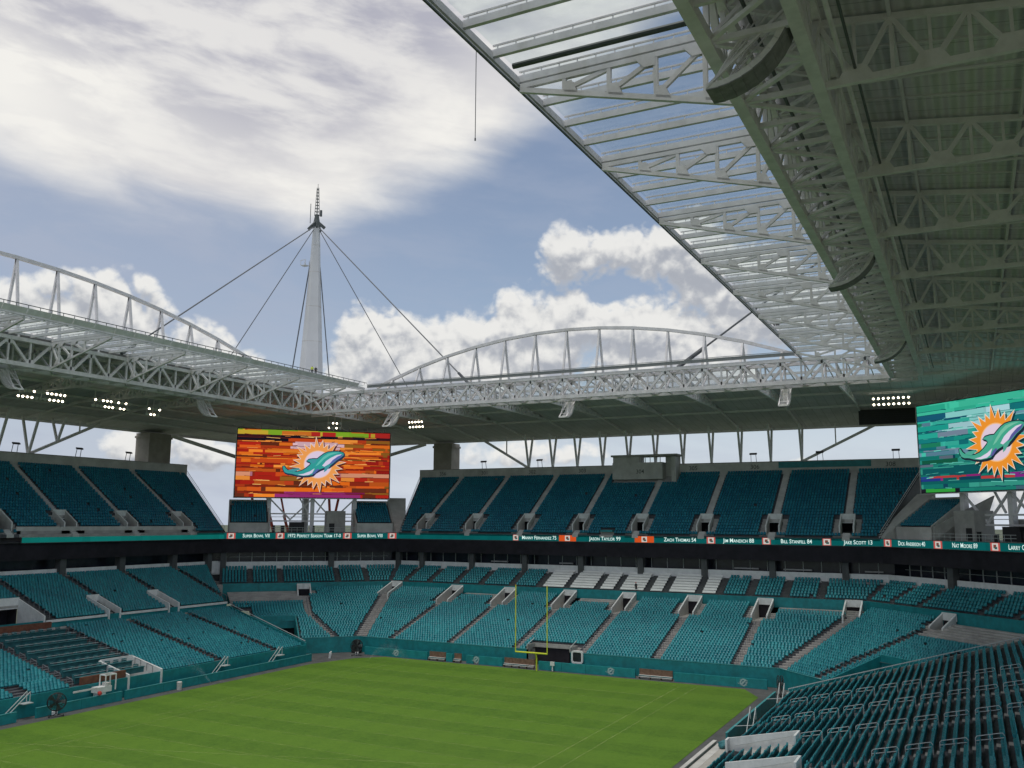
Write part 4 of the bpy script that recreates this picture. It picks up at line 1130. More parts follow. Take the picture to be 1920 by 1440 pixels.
    for u, z in pts[1:-1]:
        mb = MB()
        mb.beam(P(u, vm, z-.15), P(u, V_1+.1, ZT), .34, .34); mb.beam(P(u, vm, z-.15), P(u, V_2-.1, ZT), .34, .34)
        mb.beam(P(u, vm-.35, z-(z-ZT)*.18), P(u, vm+.35, z-(z-ZT)*.18), .2); mb.build('arch_strut', STEEL, th)

# far roof ---------------------------------------------------------------
th = empty('canopy_roof', 'steel canopy roof with a low arched truss over the stand behind the goal', 'roof'); roofs['far'] = th
PF = 6.3
sdF = FAR; P = FAR.P
box_truss(FAR, -58.5, 58.5, Y_E+.05, Y_2, PF, 1.1, th, STEEL)
mb = MB(); mb.box(-41.2, 41.2, Y_E-.35, Y_E-.2, 50.0, 50.55); mb.box(-41.2, 41.2, Y_E-.5, Y_E-.4, 50.62, 50.70); mb.build('edge_channel', mat('gutter_grey', (.27, .28, .27), .6, .1, 1), th)
zdF = lambda v: ZD0+(ZD1-ZD0)*(v-Y_E)/(Y_O-Y_E)
hipF = lambda q: (V_1+(X_O-V_1)*q, Y_E+(Y_O-Y_E)*q)
h = hipF(.83)
outl = [(-V_1, Y_E), (V_1, Y_E), (h[0], h[1]), (X_O-16.4, Y_O), (-(X_O-16.4), Y_O), (-h[0], h[1])]
outl2 = [(-V_1-13, 24.1), (V_1+13, 24.1)]+outl[2:]
quad_uv('roof_deck', [P(u, v, zdF(v)) for u, v in outl2], outl2, .35, th)
for s_ in (-1, 1):
    tri = [(s_*V_1, Y_E+.02), (s_*(V_1+12.95), 24.08), (s_*V_1, 24.08)]
    quad_uv('roof_deck', [P(u, v, zdF(v)) for u, v in tri], tri, .35, th)
mb = MB(); mb.box(-(X_O-16.4), X_O-16.4, Y_O, Y_O+.4, ZD1-.45, ZD1+.6); mb.build('outer_fascia', STEEL_IN, th)
rf = mesh_of(rafter(FAR, Y_E, 42.5, Y_O, STEEL_IN), 'rafter_truss', STEEL_IN)
for k in range(-4, 5): put(rf, 'rafter_truss', th, (12.6*k-3.6, 0, 0))
for v in (19.0, 24.3, 33.0, 42.3):
    mb = MB(); ue = min(55+(v-Y_E)*.93, 82); mb.beam(P(-ue, v, zdF(v)-.2), P(ue, v, zdF(v)-.2), .22, .40); mb.build('purlin', STEEL_IN if v < 25 else DECKPAINT, th)
# glazed strip between the truss and the deck
gm = MB(); gm.hexa([P(.05, Y_2+.1, zdF(Y_2)+.06), P(PF/2-.05, Y_2+.1, zdF(Y_2)+.06), P(PF/2-.05, 24.0, zdF(24.0)+.06), P(.05, 24.0, zdF(24.0)+.06)], [P(.05, Y_2+.1, zdF(Y_2)+.09), P(PF/2-.05, Y_2+.1, zdF(Y_2)+.09), P(PF/2-.05, 24.0, zdF(24.0)+.09), P(.05, 24.0, zdF(24.0)+.09)])
gme = mesh_of(gm, 'glass_pane', GLASS)
bm_ = MB(); bm_.beam(P(0, Y_2-.2, zdF(Y_2)-.1), P(0, 24.2, zdF(24.2)-.1), .14, .26); bme = mesh_of(bm_, 'skirt_beam', STEEL_IN)
for k in range(-18, 18):
    put(gme, 'glass_pane', th, (1.1+PF/2*k, 0, 0)); put(bme, 'skirt_beam', th, (1.1+PF/2*k, 0, 0))
vm = (Y_E+Y_2)/2; half = 41.0
za = lambda u: 50.3+8.0*(1-((u-.6)/half)**2)
pts = [(.6-half, 50.3)]+[(1.1+PF*k, za(1.1+PF*k)) for k in range(-6, 7) if abs(1.1+PF*k-.6) < half-1]+[(.6+half, 50.3)]
mb = MB()
for a, b in zip(pts, pts[1:]): mb.beam(P(a[0], vm, a[1]), P(b[0], vm, b[1]), .55, .5)
mb.build('arch', STEEL, th)
for u, z in pts[1:-1]:
    mb = MB()
    mb.beam(P(u, vm, z-.15), P(u, Y_E+.1, ZT), .34, .34); mb.beam(P(u, vm, z-.15), P(u, Y_2-.1, ZT), .34, .34)
    mb.beam(P(u, vm-.35, z-(z-ZT)*.18), P(u, vm+.35, z-(z-ZT)*.18), .2); mb.build('arch_strut', STEEL, th)
# V columns between the top wall and the roof
def v_column(P_, u, vb, zb_, v_in, v_out, zt_, parent):
    mb = MB(); mb.beam(P_(u, vb, zb_), P_(u, v_in, zt_), .42, .36); mb.beam(P_(u, vb, zb_), P_(u, v_out, zt_), .42, .36)
    mb.beam(P_(u, v_in+.2, zt_-.55), P_(u, v_out-.2, zt_-.55), .16); mb.build('v_column', STEEL_IN, parent)
for k in range(11): v_column(FAR.P, -27.3+6.17*k, 55.0, 36.0, 52.9, 57.2, 43.9, th)
def brace(P_, u0, vb, u1, v1, parent, upost=None):
    mb = MB(); mb.beam(P_(u0, vb, 36.2), P_(u1, v1, 43.7), .55, .5); mb.build('brace', STEEL_IN, parent)
    if upost is not None:
        q = (upost-u0)/(u1-u0); mb = MB(); mb.beam(P_(upost, vb+(v1-vb)*q, 36.2+7.5*q), P_(upost, vb+(v1-vb)*q, 43.8), .22); mb.build('hanger_post', STEEL_IN, parent)
brace(FAR.P, -27.3, 55.0, -41, 56.5, th, -33.5)
brace(FAR.P, 34.4, 55.0, 49.5, 56.5, th, 41)
for k in range(8): v_column(LEFT.P, -22.8-6.3*k, 96.5, 36.0, 93.9, 99.2, 44.0, roofs['left'])
brace(LEFT.P, -22.8, 96.5, -6.5, 97.5, roofs['left'], -11.5)
v_column(LEFT.P, -16.7, 96.7, 39.0, 94.6, 98.8, 44.0, roofs['left'])

# concrete piers under the roof corners
for (x0, x1, y0, y1, lab) in ((-54.8, -49.6, 57.0, 61.0, 'square concrete roof pier behind the stand beside the goal'), (-101.5, -97.2, 6.2, 12.3, 'square concrete roof pier behind the far sideline stand')):
    mb = MB(); mb.box(x0, x1, y0, y1, -.2, 43.0); mb.box(x0-.2, x1+.2, y0-.2, y1+.2, 41.9, 42.4)
    o = mb.build('concrete_pier', mat('pier_concrete', (.34, .31, .27), .85, .15, .4), None); tag(o, lab, 'pier')

# ------------------------------------------------------------------ mast with stays
mast = empty('roof_mast', 'tall tapered white mast with a lattice spire and stay cables', 'mast')
MX, MY = -80.4, 39.6
mb = MB()
def mring(z, w, d): return [(MX+w*S2*a-d*S2*b, MY+w*S2*a+d*S2*b, z) for a, b in ((-1, -.25), (-.55, -1), (.55, -1), (1, -.25), (.8, 1), (-.8, 1))]
lv = [(-.2, .75, .8), (29, .85, .9), (47, 3.5, 2.4), (62, 2.8, 2.0), (85, 1.5, 1.25), (98.2, .85, .85)]
k = 6
for i, (z, w, d) in enumerate(lv): mb.v += mring(z, w, d)
for i in range(len(lv)-1):
    for j in range(k): mb.f.append((i*k+j, i*k+(j+1) % k, (i+1)*k+(j+1) % k, (i+1)*k+j)); mb.mi.append(0); mb.c.append(None)
mb.f.append(tuple(range((len(lv)-1)*k, len(lv)*k))); mb.mi.append(0); mb.c.append(None)
mb.build('mast_body', MASTPAINT, mast)
mb = MB(); mb.tube((MX, MY, 98), (MX, MY, 101.2), 1.05, 8, .5); mb.tube((MX, MY, 97.2), (MX, MY, 98), .8, 8, 1.05)
for a in range(4):
    t_ = a*math.pi/2+.2; mb.beam((MX, MY, 99.6), (MX+2.3*math.cos(t_), MY+2.3*math.sin(t_), 97.6), .35, .8)
mb.build('cable_head', DARKSTEEL, mast)
for z in (50, 59, 68, 77, 86, 93):
    q = [l for l in lv if l[0] <= z][-1]; q2 = [l for l in lv if l[0] > z][0]; f_ = (z-q[0])/(q2[0]-q[0]); w_ = q[1]+(q2[1]-q[1])*f_; d_ = q[2]+(q2[2]-q[2])*f_
    mb = MB(); a_ = mring(z, w_*1.012, d_*1.012); b_ = mring(z+.12, w_*1.012, d_*1.012)
    mb.add(a_+b_, [(j, (j+1) % 6, 6+(j+1) % 6, 6+j) for j in range(6)]); mb.build('section_joint', CONC_L, mast)
mb = MB()
for sx in (-1, 1):
    for sy in (-1, 1): mb.beam((MX+.42*sx, MY+.42*sy, 101), (MX+.16*sx, MY+.16*sy, 108.6), .10)
for i in range(9):
    z = 101.3+i*.85; r_ = .42-.26*(z-101)/7.6
    for (a, b) in (((-1, -1), (1, -1)), ((1, -1), (1, 1)), ((1, 1), (-1, 1)), ((-1, 1), (-1, -1))): mb.beam((MX+a[0]*r_, MY+a[1]*r_, z), (MX+b[0]*r_, MY+b[1]*r_, z), .10)
mb.tube((MX, MY, 108), (MX, MY, 109.6), .06, 5); mb.tube((MX-1.3, MY-1.0, 99), (MX-1.3, MY-1.0, 104.2), .09, 5); mb.tube((MX+.8, MY+.6, 101), (MX+.8, MY+.6, 102.6), .3, 6)
mb.build('spire', DARKSTEEL, mast)
mb = MB(); mb.box(MX-2.6, MX-1.1, MY-2.4, MY-1.0, 87.6, 87.75)
for a, b in ((-2.6, -2.4), (-1.1, -2.4), (-2.6, -1.0), (-1.1, -1.0)): mb.beam((MX+a, MY+b, 87.6), (MX+a, MY+b, 89), .1)
mb.box(MX-2.6, MX-1.1, MY-2.45, MY-2.35, 88.9, 89.05); mb.build('platform', MASTPAINT, mast)
def stay(p, r, sock=None):
    mb = MB(); d = (Vector(p)-Vector((MX, MY, 98.6))).normalized()
    mb.tube(Vector((MX, MY, 98.6))+d*1.5, p, r, 6)
    if sock: mb.tube(Vector(p)-d*sock, p, r*2.2, 8)
    mb.build('stay_cable', CABLE, mast)
stay((-19.5, 12.6, 49.9), .13, 4); stay((-54.0, -37.7, 49.9), .13, 4)
stay((-50, 48, 45.6), .10); stay((-89, 9.2, 45.6), .10)
stay((MX-4.0, MY-5.2, 44.6), .15); stay((MX+5.2, MY+3.4, 44.9), .13)
# its opposite number stands beyond the right roof: the stay that shows is anchored on the far truss
mast2 = empty('roof_mast', 'tall mast hidden by the near roof with one stay cable in view', 'mast')
mb = MB()
MX2 = 80.4
for i, (z, w, d) in enumerate(lv): mb.v += [(-x, y, zz) for x, y, zz in mring(z, w, d)]
for i in range(len(lv)-1):
    for j in range(k): mb.f.append((i*k+j, i*k+(j+1) % k, (i+1)*k+(j+1) % k, (i+1)*k+j)); mb.mi.append(0); mb.c.append(None)
mb.build('mast_body', MASTPAINT, mast2)
mb = MB(); p = Vector((21.5, 12.6, 49.9)); q = Vector((MX2, MY, 98.6)); mb.tube(q, p, .17, 6); d = (p-q).normalized(); mb.tube(p-d*6, p, .36, 8); mb.build('stay_cable', CABLE, mast2)

# ------------------------------------------------------------------ video boards
def emblem_layers():
    """the round sun with a leaping dolphin, in metres on a board 34 m wide; z order from back to front"""
    cv = lambda x, y: ((x-980)/1570*34.0, (475-y)/690*15.5)
    out = []
    cx, cy = cv(1015, 478)
    def sun(r_in, rs, n_=24):
        pts = []
        for i in range(n_):
            a = 2*math.pi*i/n_+.1; ro = rs*(1.22 if i % 3 == 0 else 1.0 if i % 3 == 1 else 1.08)
            pts.append((cx+ro*math.cos(a), cy+ro*math.sin(a))); a2 = a+math.pi/n_
            pts.append((cx+r_in*math.cos(a2), cy+r_in*math.sin(a2)))
        return pts
    disc = lambda r: [(cx+r*math.cos(i*math.pi/20), cy+r*math.sin(i*math.pi/20)) for i in range(40)]
    body = [(1290, 350), (1255, 338), (1215, 335), (1160, 338), (1115, 346), (1075, 365), (1035, 395), (1005, 420), (960, 420), (915, 428), (890, 445), (922, 452), (938, 470), (925, 490), (890, 520), (850, 545), (800, 560),
            (752, 562), (705, 552), (672, 528), (655, 503), (641, 505), (643, 535), (660, 566), (690, 578), (740, 582), (790, 595), (850, 602), (910, 598), (960, 588), (985, 560), (1035, 530), (1080, 512), (1130, 500), (1170, 470), (1215, 430), (1262, 400), (1292, 372)]
    grow = []
    mx = sum(p[0] for p in body)/len(body); my = sum(p[1] for p in body)/len(body)
    for i, p in enumerate(body):
        a, b = body[i-1], body[(i+1) % len(body)]; tx, ty = b[0]-a[0], b[1]-a[1]; L = math.hypot(tx, ty)
        grow.append((p[0]+ty/L*9, p[1]-tx/L*9))
    area = lambda l: abs(sum(l[i-1][0]*l[i][1]-l[i][0]*l[i-1][1] for i in range(len(l))))
    if area(grow) < area(body): grow = [(2*p[0]-g_[0], 2*p[1]-g_[1]) for p, g_ in zip(body, grow)]
    fluke = [(690, 548), (740, 530), (800, 522), (835, 535), (800, 545), (760, 562)]
    belly = [(1270, 362), (1215, 372), (1150, 405), (1100, 440), (1060, 490), (1085, 500), (1135, 470), (1190, 425), (1240, 392)]
    belly2 = [(980, 520), (930, 552), (860, 580), (800, 590), (860, 598), (920, 590), (955, 570)]
    fin = [(1090, 505), (1080, 560), (1105, 545), (1150, 490), (1130, 488)]
    fin2 = [(985, 540), (950, 585), (985, 575), (1030, 530), (1015, 522)]
    dors = [(1000, 424), (935, 432), (905, 442), (940, 452), (960, 470), (985, 460)]
    back = [(1250, 345), (1180, 346), (1120, 360), (1070, 395), (1020, 450), (985, 500), (1020, 480), (1080, 420), (1140, 380), (1200, 358)]
    jaw = [(1290, 360), (1225, 388), (1170, 430), (1130, 480), (1165, 468), (1215, 428), (1262, 398)]
    tailstripe = [(655, 515), (668, 545), (700, 565), (770, 575), (840, 572), (800, 588), (730, 578), (680, 570), (655, 550)]
    P_ = lambda l: [cv(*p) for p in l]
    out = [([(x+.28, y-.34) for x, y in sun(4.45, 5.6)], 'shadow'), (sun(4.35, 5.55), 'edge'), (sun(4.12, 5.2), 'sun'), (disc(3.35), 'ring'), (disc(3.15), 'disc'), ([(x+.2, y-.22) for x, y in P_(grow)], 'outline'), (P_(grow), 'outline'), (P_(fluke), 'body2'), (P_(body), 'body'), (P_(dors), 'body2'), (P_(back), 'light'),
           (P_(belly), 'belly'), (P_(jaw), 'navy'), (P_(belly2), 'belly'), (P_(fin2), 'navy'), (P_(fin), 'body2'), (P_(tailstripe), 'body2')]
    return out
EMB = emblem_layers()
COLS = {'L': dict(shadow=(96, 40, 26), edge=(236, 214, 200), sun=(238, 158, 84), ring=(240, 190, 150), disc=(222, 204, 226), outline=(44, 50, 78), body=(52, 158, 152), body2=(70, 150, 160), light=(98, 190, 178), belly=(216, 206, 232), navy=(88, 104, 168)),
        'R': dict(shadow=(16, 60, 66), edge=(240, 222, 204), sun=(240, 150, 50), ring=(246, 190, 130), disc=(228, 206, 222), outline=(30, 44, 58), body=(70, 170, 142), body2=(84, 168, 150), light=(120, 196, 168), belly=(226, 214, 236), navy=(92, 92, 156))}
def video_board(fr, label, key):
    """fr: u across the board, t behind it"""
    th = empty('video_board', label, 'screen')
    W_, H_, Z0 = 34.0, 15.0, (28.95 if key == 'L' else 29.15)
    ux = Vector((fr.ud[0], fr.ud[1], 0)); flip = 1 if ux.cross(Vector((0, 0, 1))).dot(Vector((-fr.td[0], -fr.td[1], 0))) > 0 else -1
    VW = lambda u, t, z: fr.W(flip*u, t, z)
    mb = MB(); fr.box(mb, -W_/2-.15, W_/2+.15, .05, 1.6, Z0-.15, Z0+H_+.15); mb.build('cabinet', BLACK, th)
    rr = random.Random(5 if key == 'L' else 9)
    cuts_ = [0]
    while cuts_[-1] < H_: cuts_.append(cuts_[-1]+rr.choice((.28, .35, .5, .6, .75, .95)))
    cuts_[-1] = H_
    mb = MB()
    hot = [(226, 112, 34), (232, 130, 44), (214, 92, 32), (222, 104, 28), (240, 146, 60), (198, 74, 30)]; deep = [(168, 36, 26), (150, 30, 26), (130, 40, 24), (176, 60, 30), (186, 84, 30), (140, 92, 34), (96, 44, 28)]
    teal = [(30, 150, 136), (40, 164, 146), (24, 128, 128), (56, 176, 158), (22, 110, 116), (70, 190, 168)]; odd = [(90, 130, 150), (120, 140, 160), (24, 84, 110), (30, 120, 90), (110, 150, 170)]
    for i in range(len(cuts_)-1):
        z0, z1 = cuts_[i], cuts_[i+1]; u = -W_/2; base = rr.choice(hot if key == 'L' else teal)
        while u < W_/2:
            w = rr.choice((.5, 1.0, 2.0, 3.0, 4.5, 6.5, 8.0)); u1 = min(W_/2, u+w)
            q = abs((u+u1)/2)/(W_/2); h_ = (z0+z1)/2/H_
            if key == 'L':
                c = rr.choice(deep) if rr.random() < .20+.75*q**2+.25*(h_ < .25) else (base if rr.random() < .6 else rr.choice(hot))
                if .28 < h_ < .34 and rr.random() < .6: c = rr.choice(((190, 120, 120), (170, 110, 130), (206, 140, 110)))
                if h_ < .085 and -10.5 < u < 10: c = (146, 46, 110) if rr.random() < .7 else (120, 30, 80)
                if h_ > .93: c = rr.choice(((170, 40, 36), (200, 110, 40), (190, 160, 50), (120, 160, 40)))
                if .845 < h_ <= .93 and (u < -11 or h_ > .875): c = (26, 22, 34)
                if -5.3 < (u+u1)/2 < 4.8 and .72 < h_ <= .85: c = (214, 176, 186)
            else:
                c = base if rr.random() < .7 else rr.choice(teal)
                if rr.random() < .08+.55*max(0, -u/W_*2-.55): c = rr.choice(odd)
                if h_ < .42: c = tuple(int(x*.78) for x in c)
                if h_ > .86: c = rr.choice(((52, 178, 148), (64, 188, 156), (44, 170, 140)))
                if -9.5 < (u+u1)/2 < 3 and .66 < h_ <= .86: c = rr.choice(((150, 206, 206), (166, 210, 216), (134, 200, 196)))
                if .12 < h_ < .17 and rr.random() < .6: c = rr.choice(((150, 36, 120), (130, 40, 130), (40, 60, 140), (176, 60, 60)))
                if .065 < h_ < .10 and u > -9: c = rr.choice(((30, 34, 60), (40, 40, 50), (170, 60, 40), (20, 50, 130)))
                if h_ < .05 and u < -9: c = rr.choice(((30, 30, 40), (50, 150, 60)))
            j = rr.uniform(.86, 1.12); mb.cur = tuple(x*j for x in lin(*c))
            s_ = rr.uniform(-.25, .25) if rr.random() < .3 else 0
            fr2 = -.004
            mb.quad(VW(u, fr2, Z0+z0), VW(u1, fr2, Z0+z0), VW(u1, fr2, Z0+z1), VW(u, fr2, Z0+z1)); u = u1
    # thin torn streaks between the rows
    for z in cuts_[1:-1]:
        u = -W_/2
        while u < W_/2-.5:
            w = rr.uniform(1.5, 7); u1 = min(W_/2, u+w)
            if rr.random() < .62 and z < H_-.7:
                mb.cur = lin(*rr.choice([(112, 38, 18), (86, 28, 20), (150, 62, 22)] if key == 'L' else [(14, 84, 92), (18, 70, 84), (26, 118, 116)])); hh = rr.uniform(.05, .13)
                mb.quad(VW(u, -.008, Z0+z-hh/2), VW(u1, -.008, Z0+z-hh/2), VW(u1, -.008, Z0+z+hh/2), VW(u, -.008, Z0+z+hh/2))
            u = u1+rr.uniform(0, .6)
    for i in range(150):
        u = rr.uniform(-16.5, 13); z = rr.choice(cuts_[1:-1]); w = rr.uniform(.6, 3.2); hgt = rr.uniform(.05, .16); sl = rr.uniform(-.18, .18)
        if z+hgt > H_-.2: continue
        c = rr.choice([(110, 40, 20), (244, 190, 110), (90, 30, 26), (236, 150, 70)] if key == 'L' else [(16, 90, 96), (110, 206, 190), (20, 70, 90), (90, 190, 170)])
        mb.cur = lin(*c); z = min(max(z, .3), H_-.6)
        mb.quad(VW(u, -.012, Z0+z), VW(u+w, -.012, Z0+z+sl), VW(u+w, -.012, Z0+z+sl+hgt), VW(u, -.012, Z0+z+hgt))
    mb.build('display', LED, th)
    em = MB(); esc = .95 if key == 'L' else .92
    for k_, (pts, cn) in enumerate(EMB):
        em.cur = lin(*COLS[key][cn]); dpt = -.03-.012*k_
        em.poly([VW(x*esc-(0 if key == 'L' else 1.2), dpt, Z0+H_*.5+z*esc) for x, z in pts])
    em.build('emblem', LED, th)
    # torn horizontal bands over the picture frame
    mb = MB()
    fr.box(mb, -W_/2-.2, W_/2+.2, .0, .3, Z0-.3, Z0-.16); fr.box(mb, -W_/2-.3, -W_/2-.16, .0, .3, Z0-.3, Z0+H_+.2); fr.box(mb, W_/2+.16, W_/2+.3, .0, .3, Z0-.3, Z0+H_+.2)
    mb.build('frame', STEEL_IN, th)
    # steel legs under the board
    mb = MB()
    for u in (-9.5, 0.0, 9.5):
        m_ = MB(); fr.box(m_, u-.42, u+.42, 1.2, 2.2, 21.2, Z0+.3); m_.build('support_leg', STEEL_IN, th)
    for a, b in ((-9.5, 0.0), (0.0, 9.5)):
        mb.beam(fr.W(a, 1.4, Z0-.2), fr.W((a+b)/2, 1.4, 24.1), .32); mb.beam(fr.W((a+b)/2, 1.4, 23.9), fr.W(b, 1.4, Z0-.2), .32)
    mb.beam(fr.W(-3, 1.4, Z0), fr.W(-1, 1.4, 25.6), .3); mb.beam(fr.W(3, 1.4, Z0), fr.W(1, 1.4, 25.6), .3)
    for z in (25.3, 24.6, 23.7): mb.beam(fr.W(-13, 1.3, z), fr.W(13, 1.3, z), .30 if z != 24.6 else .12)
    for u in (-12, -6.2, 0, 6.2, 12): mb.beam(fr.W(u, 1.3, 23.7), fr.W(u, 1.3, 25.3), .14)
    for u in np.arange(-16, 17, 4):
        m_ = MB(); m_.beam(fr.W(u, .8, Z0+H_), fr.W(u, 2.5, 45.2), .2); m_.beam(fr.W(u, .8, Z0+H_), fr.W(u+2, 2.0, 45.0), .16); m_.build('hanger', STEEL_IN, th)
    mb.build('support_frame', STEEL_IN, th)
    return th
VBL = Frame((-67.5, 26.8), (-S2, -S2), (-S2, S2)); VBR = Frame((67.5+1.5, 26.8-1.3), (S2, -S2), (S2, S2))
video_board(VBL, 'large orange and red video board showing a dolphin and sun emblem', 'L')
video_board(VBR, 'large teal green video board showing a dolphin and sun emblem', 'R')
# struts from the mast foot out to the roof behind the orange board
for (p, lab) in (((-99.5, 14.5, 43.0), 'long slanting steel strut from mast to roof beside the far sideline pier'), ((-57.5, 57.5, 43.0), 'long slanting steel strut from mast to roof beside the goal end pier')):
    mb = MB(); mb.beam((MX+1.5, MY-1.5, 33.5), p, .8, .8); tag(mb.build('roof_strut', STEEL_IN), lab, 'strut')
# red lift booms parked behind the orange board
for u, du in ((-12.4, .9), (-8.8, 1.3), (-5.6, 1.4), (5.5, -1.2), (4.6, .5)):
    mb = MB(); mb.beam(VBL.W(-u-du, 6.5, 18), VBL.W(-u+du, 6.5, 30.5), .42, .42); mb.beam(VBL.W(-u-du*1.05, 6.5, 19), VBL.W(-u+du*.2, 6.5, 25), .62, .62)
    tag(mb.build('lift_boom', REDPAINT), 'slanting red lift boom standing behind the orange video board', 'boom', 'red booms behind the orange board')
# dark louvred panel hung under the roof corner
mb = MB(); mb.box(46.6, 57.0, 45.4, 46.0, 42.2, 45.0)
for z in np.arange(42.4, 44.9, .4): mb.box(46.7, 56.9, 45.32, 45.41, z, z+.22)
tag(mb.build('louvre_panel', BLACK), 'black louvred panel hung under the roof beside the green video board', 'panel')

# ------------------------------------------------------------------ loudspeaker arrays under the trusses
def speaker_array(P_, u, v, z0, label, sg=-1):
    """J shaped line array: boxes on a curve, open lattice hanger behind; sg: side towards the field"""
    th = empty('speaker_array', label, 'speaker', 'line array speakers under the roof trusses')
    pts = []; a = R(14); y_, z_ = v+2.4, z0
    for i in range(11):
        pts.append((y_, z_, a)); y_ += sg*.55*math.sin(a); z_ -= .55*math.cos(a); a += R(8.2)
    mb = MB(); mf = MB()
    for i in range(10):
        (v0_, z0_, a0), (v1_, z1_, a1) = pts[i], pts[i+1]
        nx, nz = -sg*math.cos(a0), -math.sin(a0)      # outward (stands) side
        n1x, n1z = -sg*math.cos(a1), -math.sin(a1)
        for (m_, lo, hi) in ((mb, -.26, 0.0), (mf, .003, .05)):
            A = [P_(u+s_, v0_+nx*o_, z0_+nz*o_) for s_ in (-.75, .75) for o_ in (lo, hi)]
            B = [P_(u+s_, v1_+n1x*o_, z1_+n1z*o_+.02) for s_ in (-.75, .75) for o_ in (lo, hi)]
            m_.hexa([A[0], A[2], A[3], A[1]], [B[0], B[2], B[3], B[1]])
    mb.build('cabinet', GREYBOX, th); mf.build('grille', SPKDARK, th)
    mb = MB()
    tip = pts[-1]; top = pts[0]
    for s_ in (-.6, .6):
        mb.tube(P_(u+s_, v+sg*.2+1.0, z0), P_(u+s_, tip[0]-sg*.3, tip[1]+.35), .06, 5); mb.tube(P_(u+s_, top[0], z0), P_(u+s_, top[0], top[1]), .08, 5)
        mb.tube(P_(u+s_, v+sg*.2+1.0, z0-.3), P_(u+s_, tip[0]-sg*.3, tip[1]+.35), .04, 5); mb.tube(P_(u+s_, top[0]+sg*.9, top[1]), P_(u+s_, tip[0]-sg*.3, tip[1]+.4), .05, 5)
    for s_ in (-.7, .7):
        mb.beam(P_(u+s_, top[0], top[1]+.1), P_(u+s_, tip[0], tip[1]+.1), .16, .12)
    for q in (.25, .5, .75):
        a_ = Vector(P_(u-.6, v+sg*.2+1.0, z0)).lerp(Vector(P_(u-.6, tip[0], tip[1])), q); b_ = Vector(P_(u+.6, v+sg*.2+1.0, z0)).lerp(Vector(P_(u+.6, tip[0], tip[1])), q); mb.tube(a_, b_, .04, 5)
    mb.build('hanger', STEEL, th)
SPL = 'curved grey speaker array under the '
for u, w_ in ((-95.0, 'at the end away from the goal'), (-56.0, 'midway along'), (-17.0, 'at the goal end')): speaker_array(RIGHT.P, u, 56.6, ZB+.9, SPL+'near sideline truss '+w_)
for u, w_ in ((-54, 'midway along'), (-17, 'at the goal end')): speaker_array(LEFT.P, u, 56.0, ZB-.6, SPL+'far sideline truss '+w_)
for u, w_ in ((-36.2, 'near the orange board'), (1.5, 'above the goal post'), (39.2, 'near the green board')): speaker_array(FAR.P, u, 10.9, ZB-.6, SPL+'goal end truss '+w_)

# ------------------------------------------------------------------ floodlight banks
def flood_bank(centre, ud, face, n_, label, lit=1.0):
    th = empty('floodlight_bank', label, 'floodlight')
    c_ = Vector(centre); u_ = Vector(ud).normalized(); f_ = Vector(face).normalized(); w_ = u_.cross(f_).normalized()
    if w_.z < 0: w_ = -w_
    mb = MB()
    for s_ in (-.55, .55): mb.beam(c_+u_*(-n_*.42)+w_*s_-f_*.25, c_+u_*(n_*.42)+w_*s_-f_*.25, .10)
    for s_ in (-1, 0, 1): mb.beam(c_+u_*(s_*n_*.36)-f_*.3-w_*.5, c_+u_*(s_*n_*.36)-f_*.3+Vector((0, 0, 2.2)), .12)
    mb.build('rack', STEEL_IN, th)
    for i in range(n_):
        for s_ in (-.55, .55):
            p = c_+u_*((i-(n_-1)/2)*.82)+w_*s_
            m_ = MB(); m_.tube(p-f_*.34, p, .12, 8, .31); lamp = m_.build('lamp_housing', STEEL_IN, th)
            if random.random() < lit:
                m_ = MB(); m_.tube(p+f_*.003, p+f_*.03, .165, 10); m_.build('lamp_lens', LAMPLIGHT, lamp)
            else:
                m_ = MB(); m_.tube(p+f_*.003, p+f_*.03, .165, 10); m_.build('lamp_lens', GREYBOX, lamp)
FDIR = Vector((-.35, -.75, -.45))
flood_bank((53.0, 36.5, 45.3), (1, 0, 0), (-.1, -.9, -.4), 8, 'bank of lit floodlights under the roof beside the green video board')
flood_bank((-42.6, 30, 44.7), (1, 0, 0), (.5, -.8, -.3), 5, 'bank of lit floodlights under the roof beside the orange video board')
flood_bank((-75, -36, 44.6), (0, 1, 0), (.75, -.5, -.35), 11, 'longest bank of lit floodlights under the far sideline roof', .75)
flood_bank((-75, -22, 44.7), (0, 1, 0), (.75, -.5, -.35), 10, 'bank of lit floodlights in the middle under the far sideline roof', .7)
flood_bank((-75, -12.5, 44.4), (0, 1, 0), (.75, -.5, -.35), 4, 'short bank of lit floodlights under the far sideline roof corner', .6)
flood_bank((-60, 24, 44.6), (S2, S2, 0), (.6, -.65, -.4), 4, 'small bank of lit floodlights above the orange video board', .7)

# small dark lamps on two legs along the top walls
def wall_lamp(P_, u, v, which):
    th = empty('wall_lamp', 'small dark lamp on two legs above the '+which, 'lamp', 'lamp frames on the upper walls')
    mb = MB()
    for s_ in (-.55, .55): mb.beam(P_(u+s_, v, 36.3), P_(u+s_*.9, v-.3, 38.0), .09)
    mb.build('leg', DARKSTEEL, th)
    mb = MB(); mb.hexa([P_(u-.75, v-.55, 37.75), P_(u+.75, v-.55, 37.75), P_(u+.75, v-.2, 37.95), P_(u-.75, v-.2, 37.95)], [P_(u-.75, v-.6, 38.0), P_(u+.75, v-.6, 38.0), P_(u+.75, v-.2, 38.2), P_(u-.75, v-.2, 38.2)]); mb.build('lamp_head', BLACK, th)
for u in (-39, -24.2, 24.8, 38, 52.1): wall_lamp(FAR.P, u, 54.7, 'goal end upper stand')
for u in (-26.2, -12.6, -.6, -40): wall_lamp(LEFT.P, u, 95.7, 'far sideline upper stand')

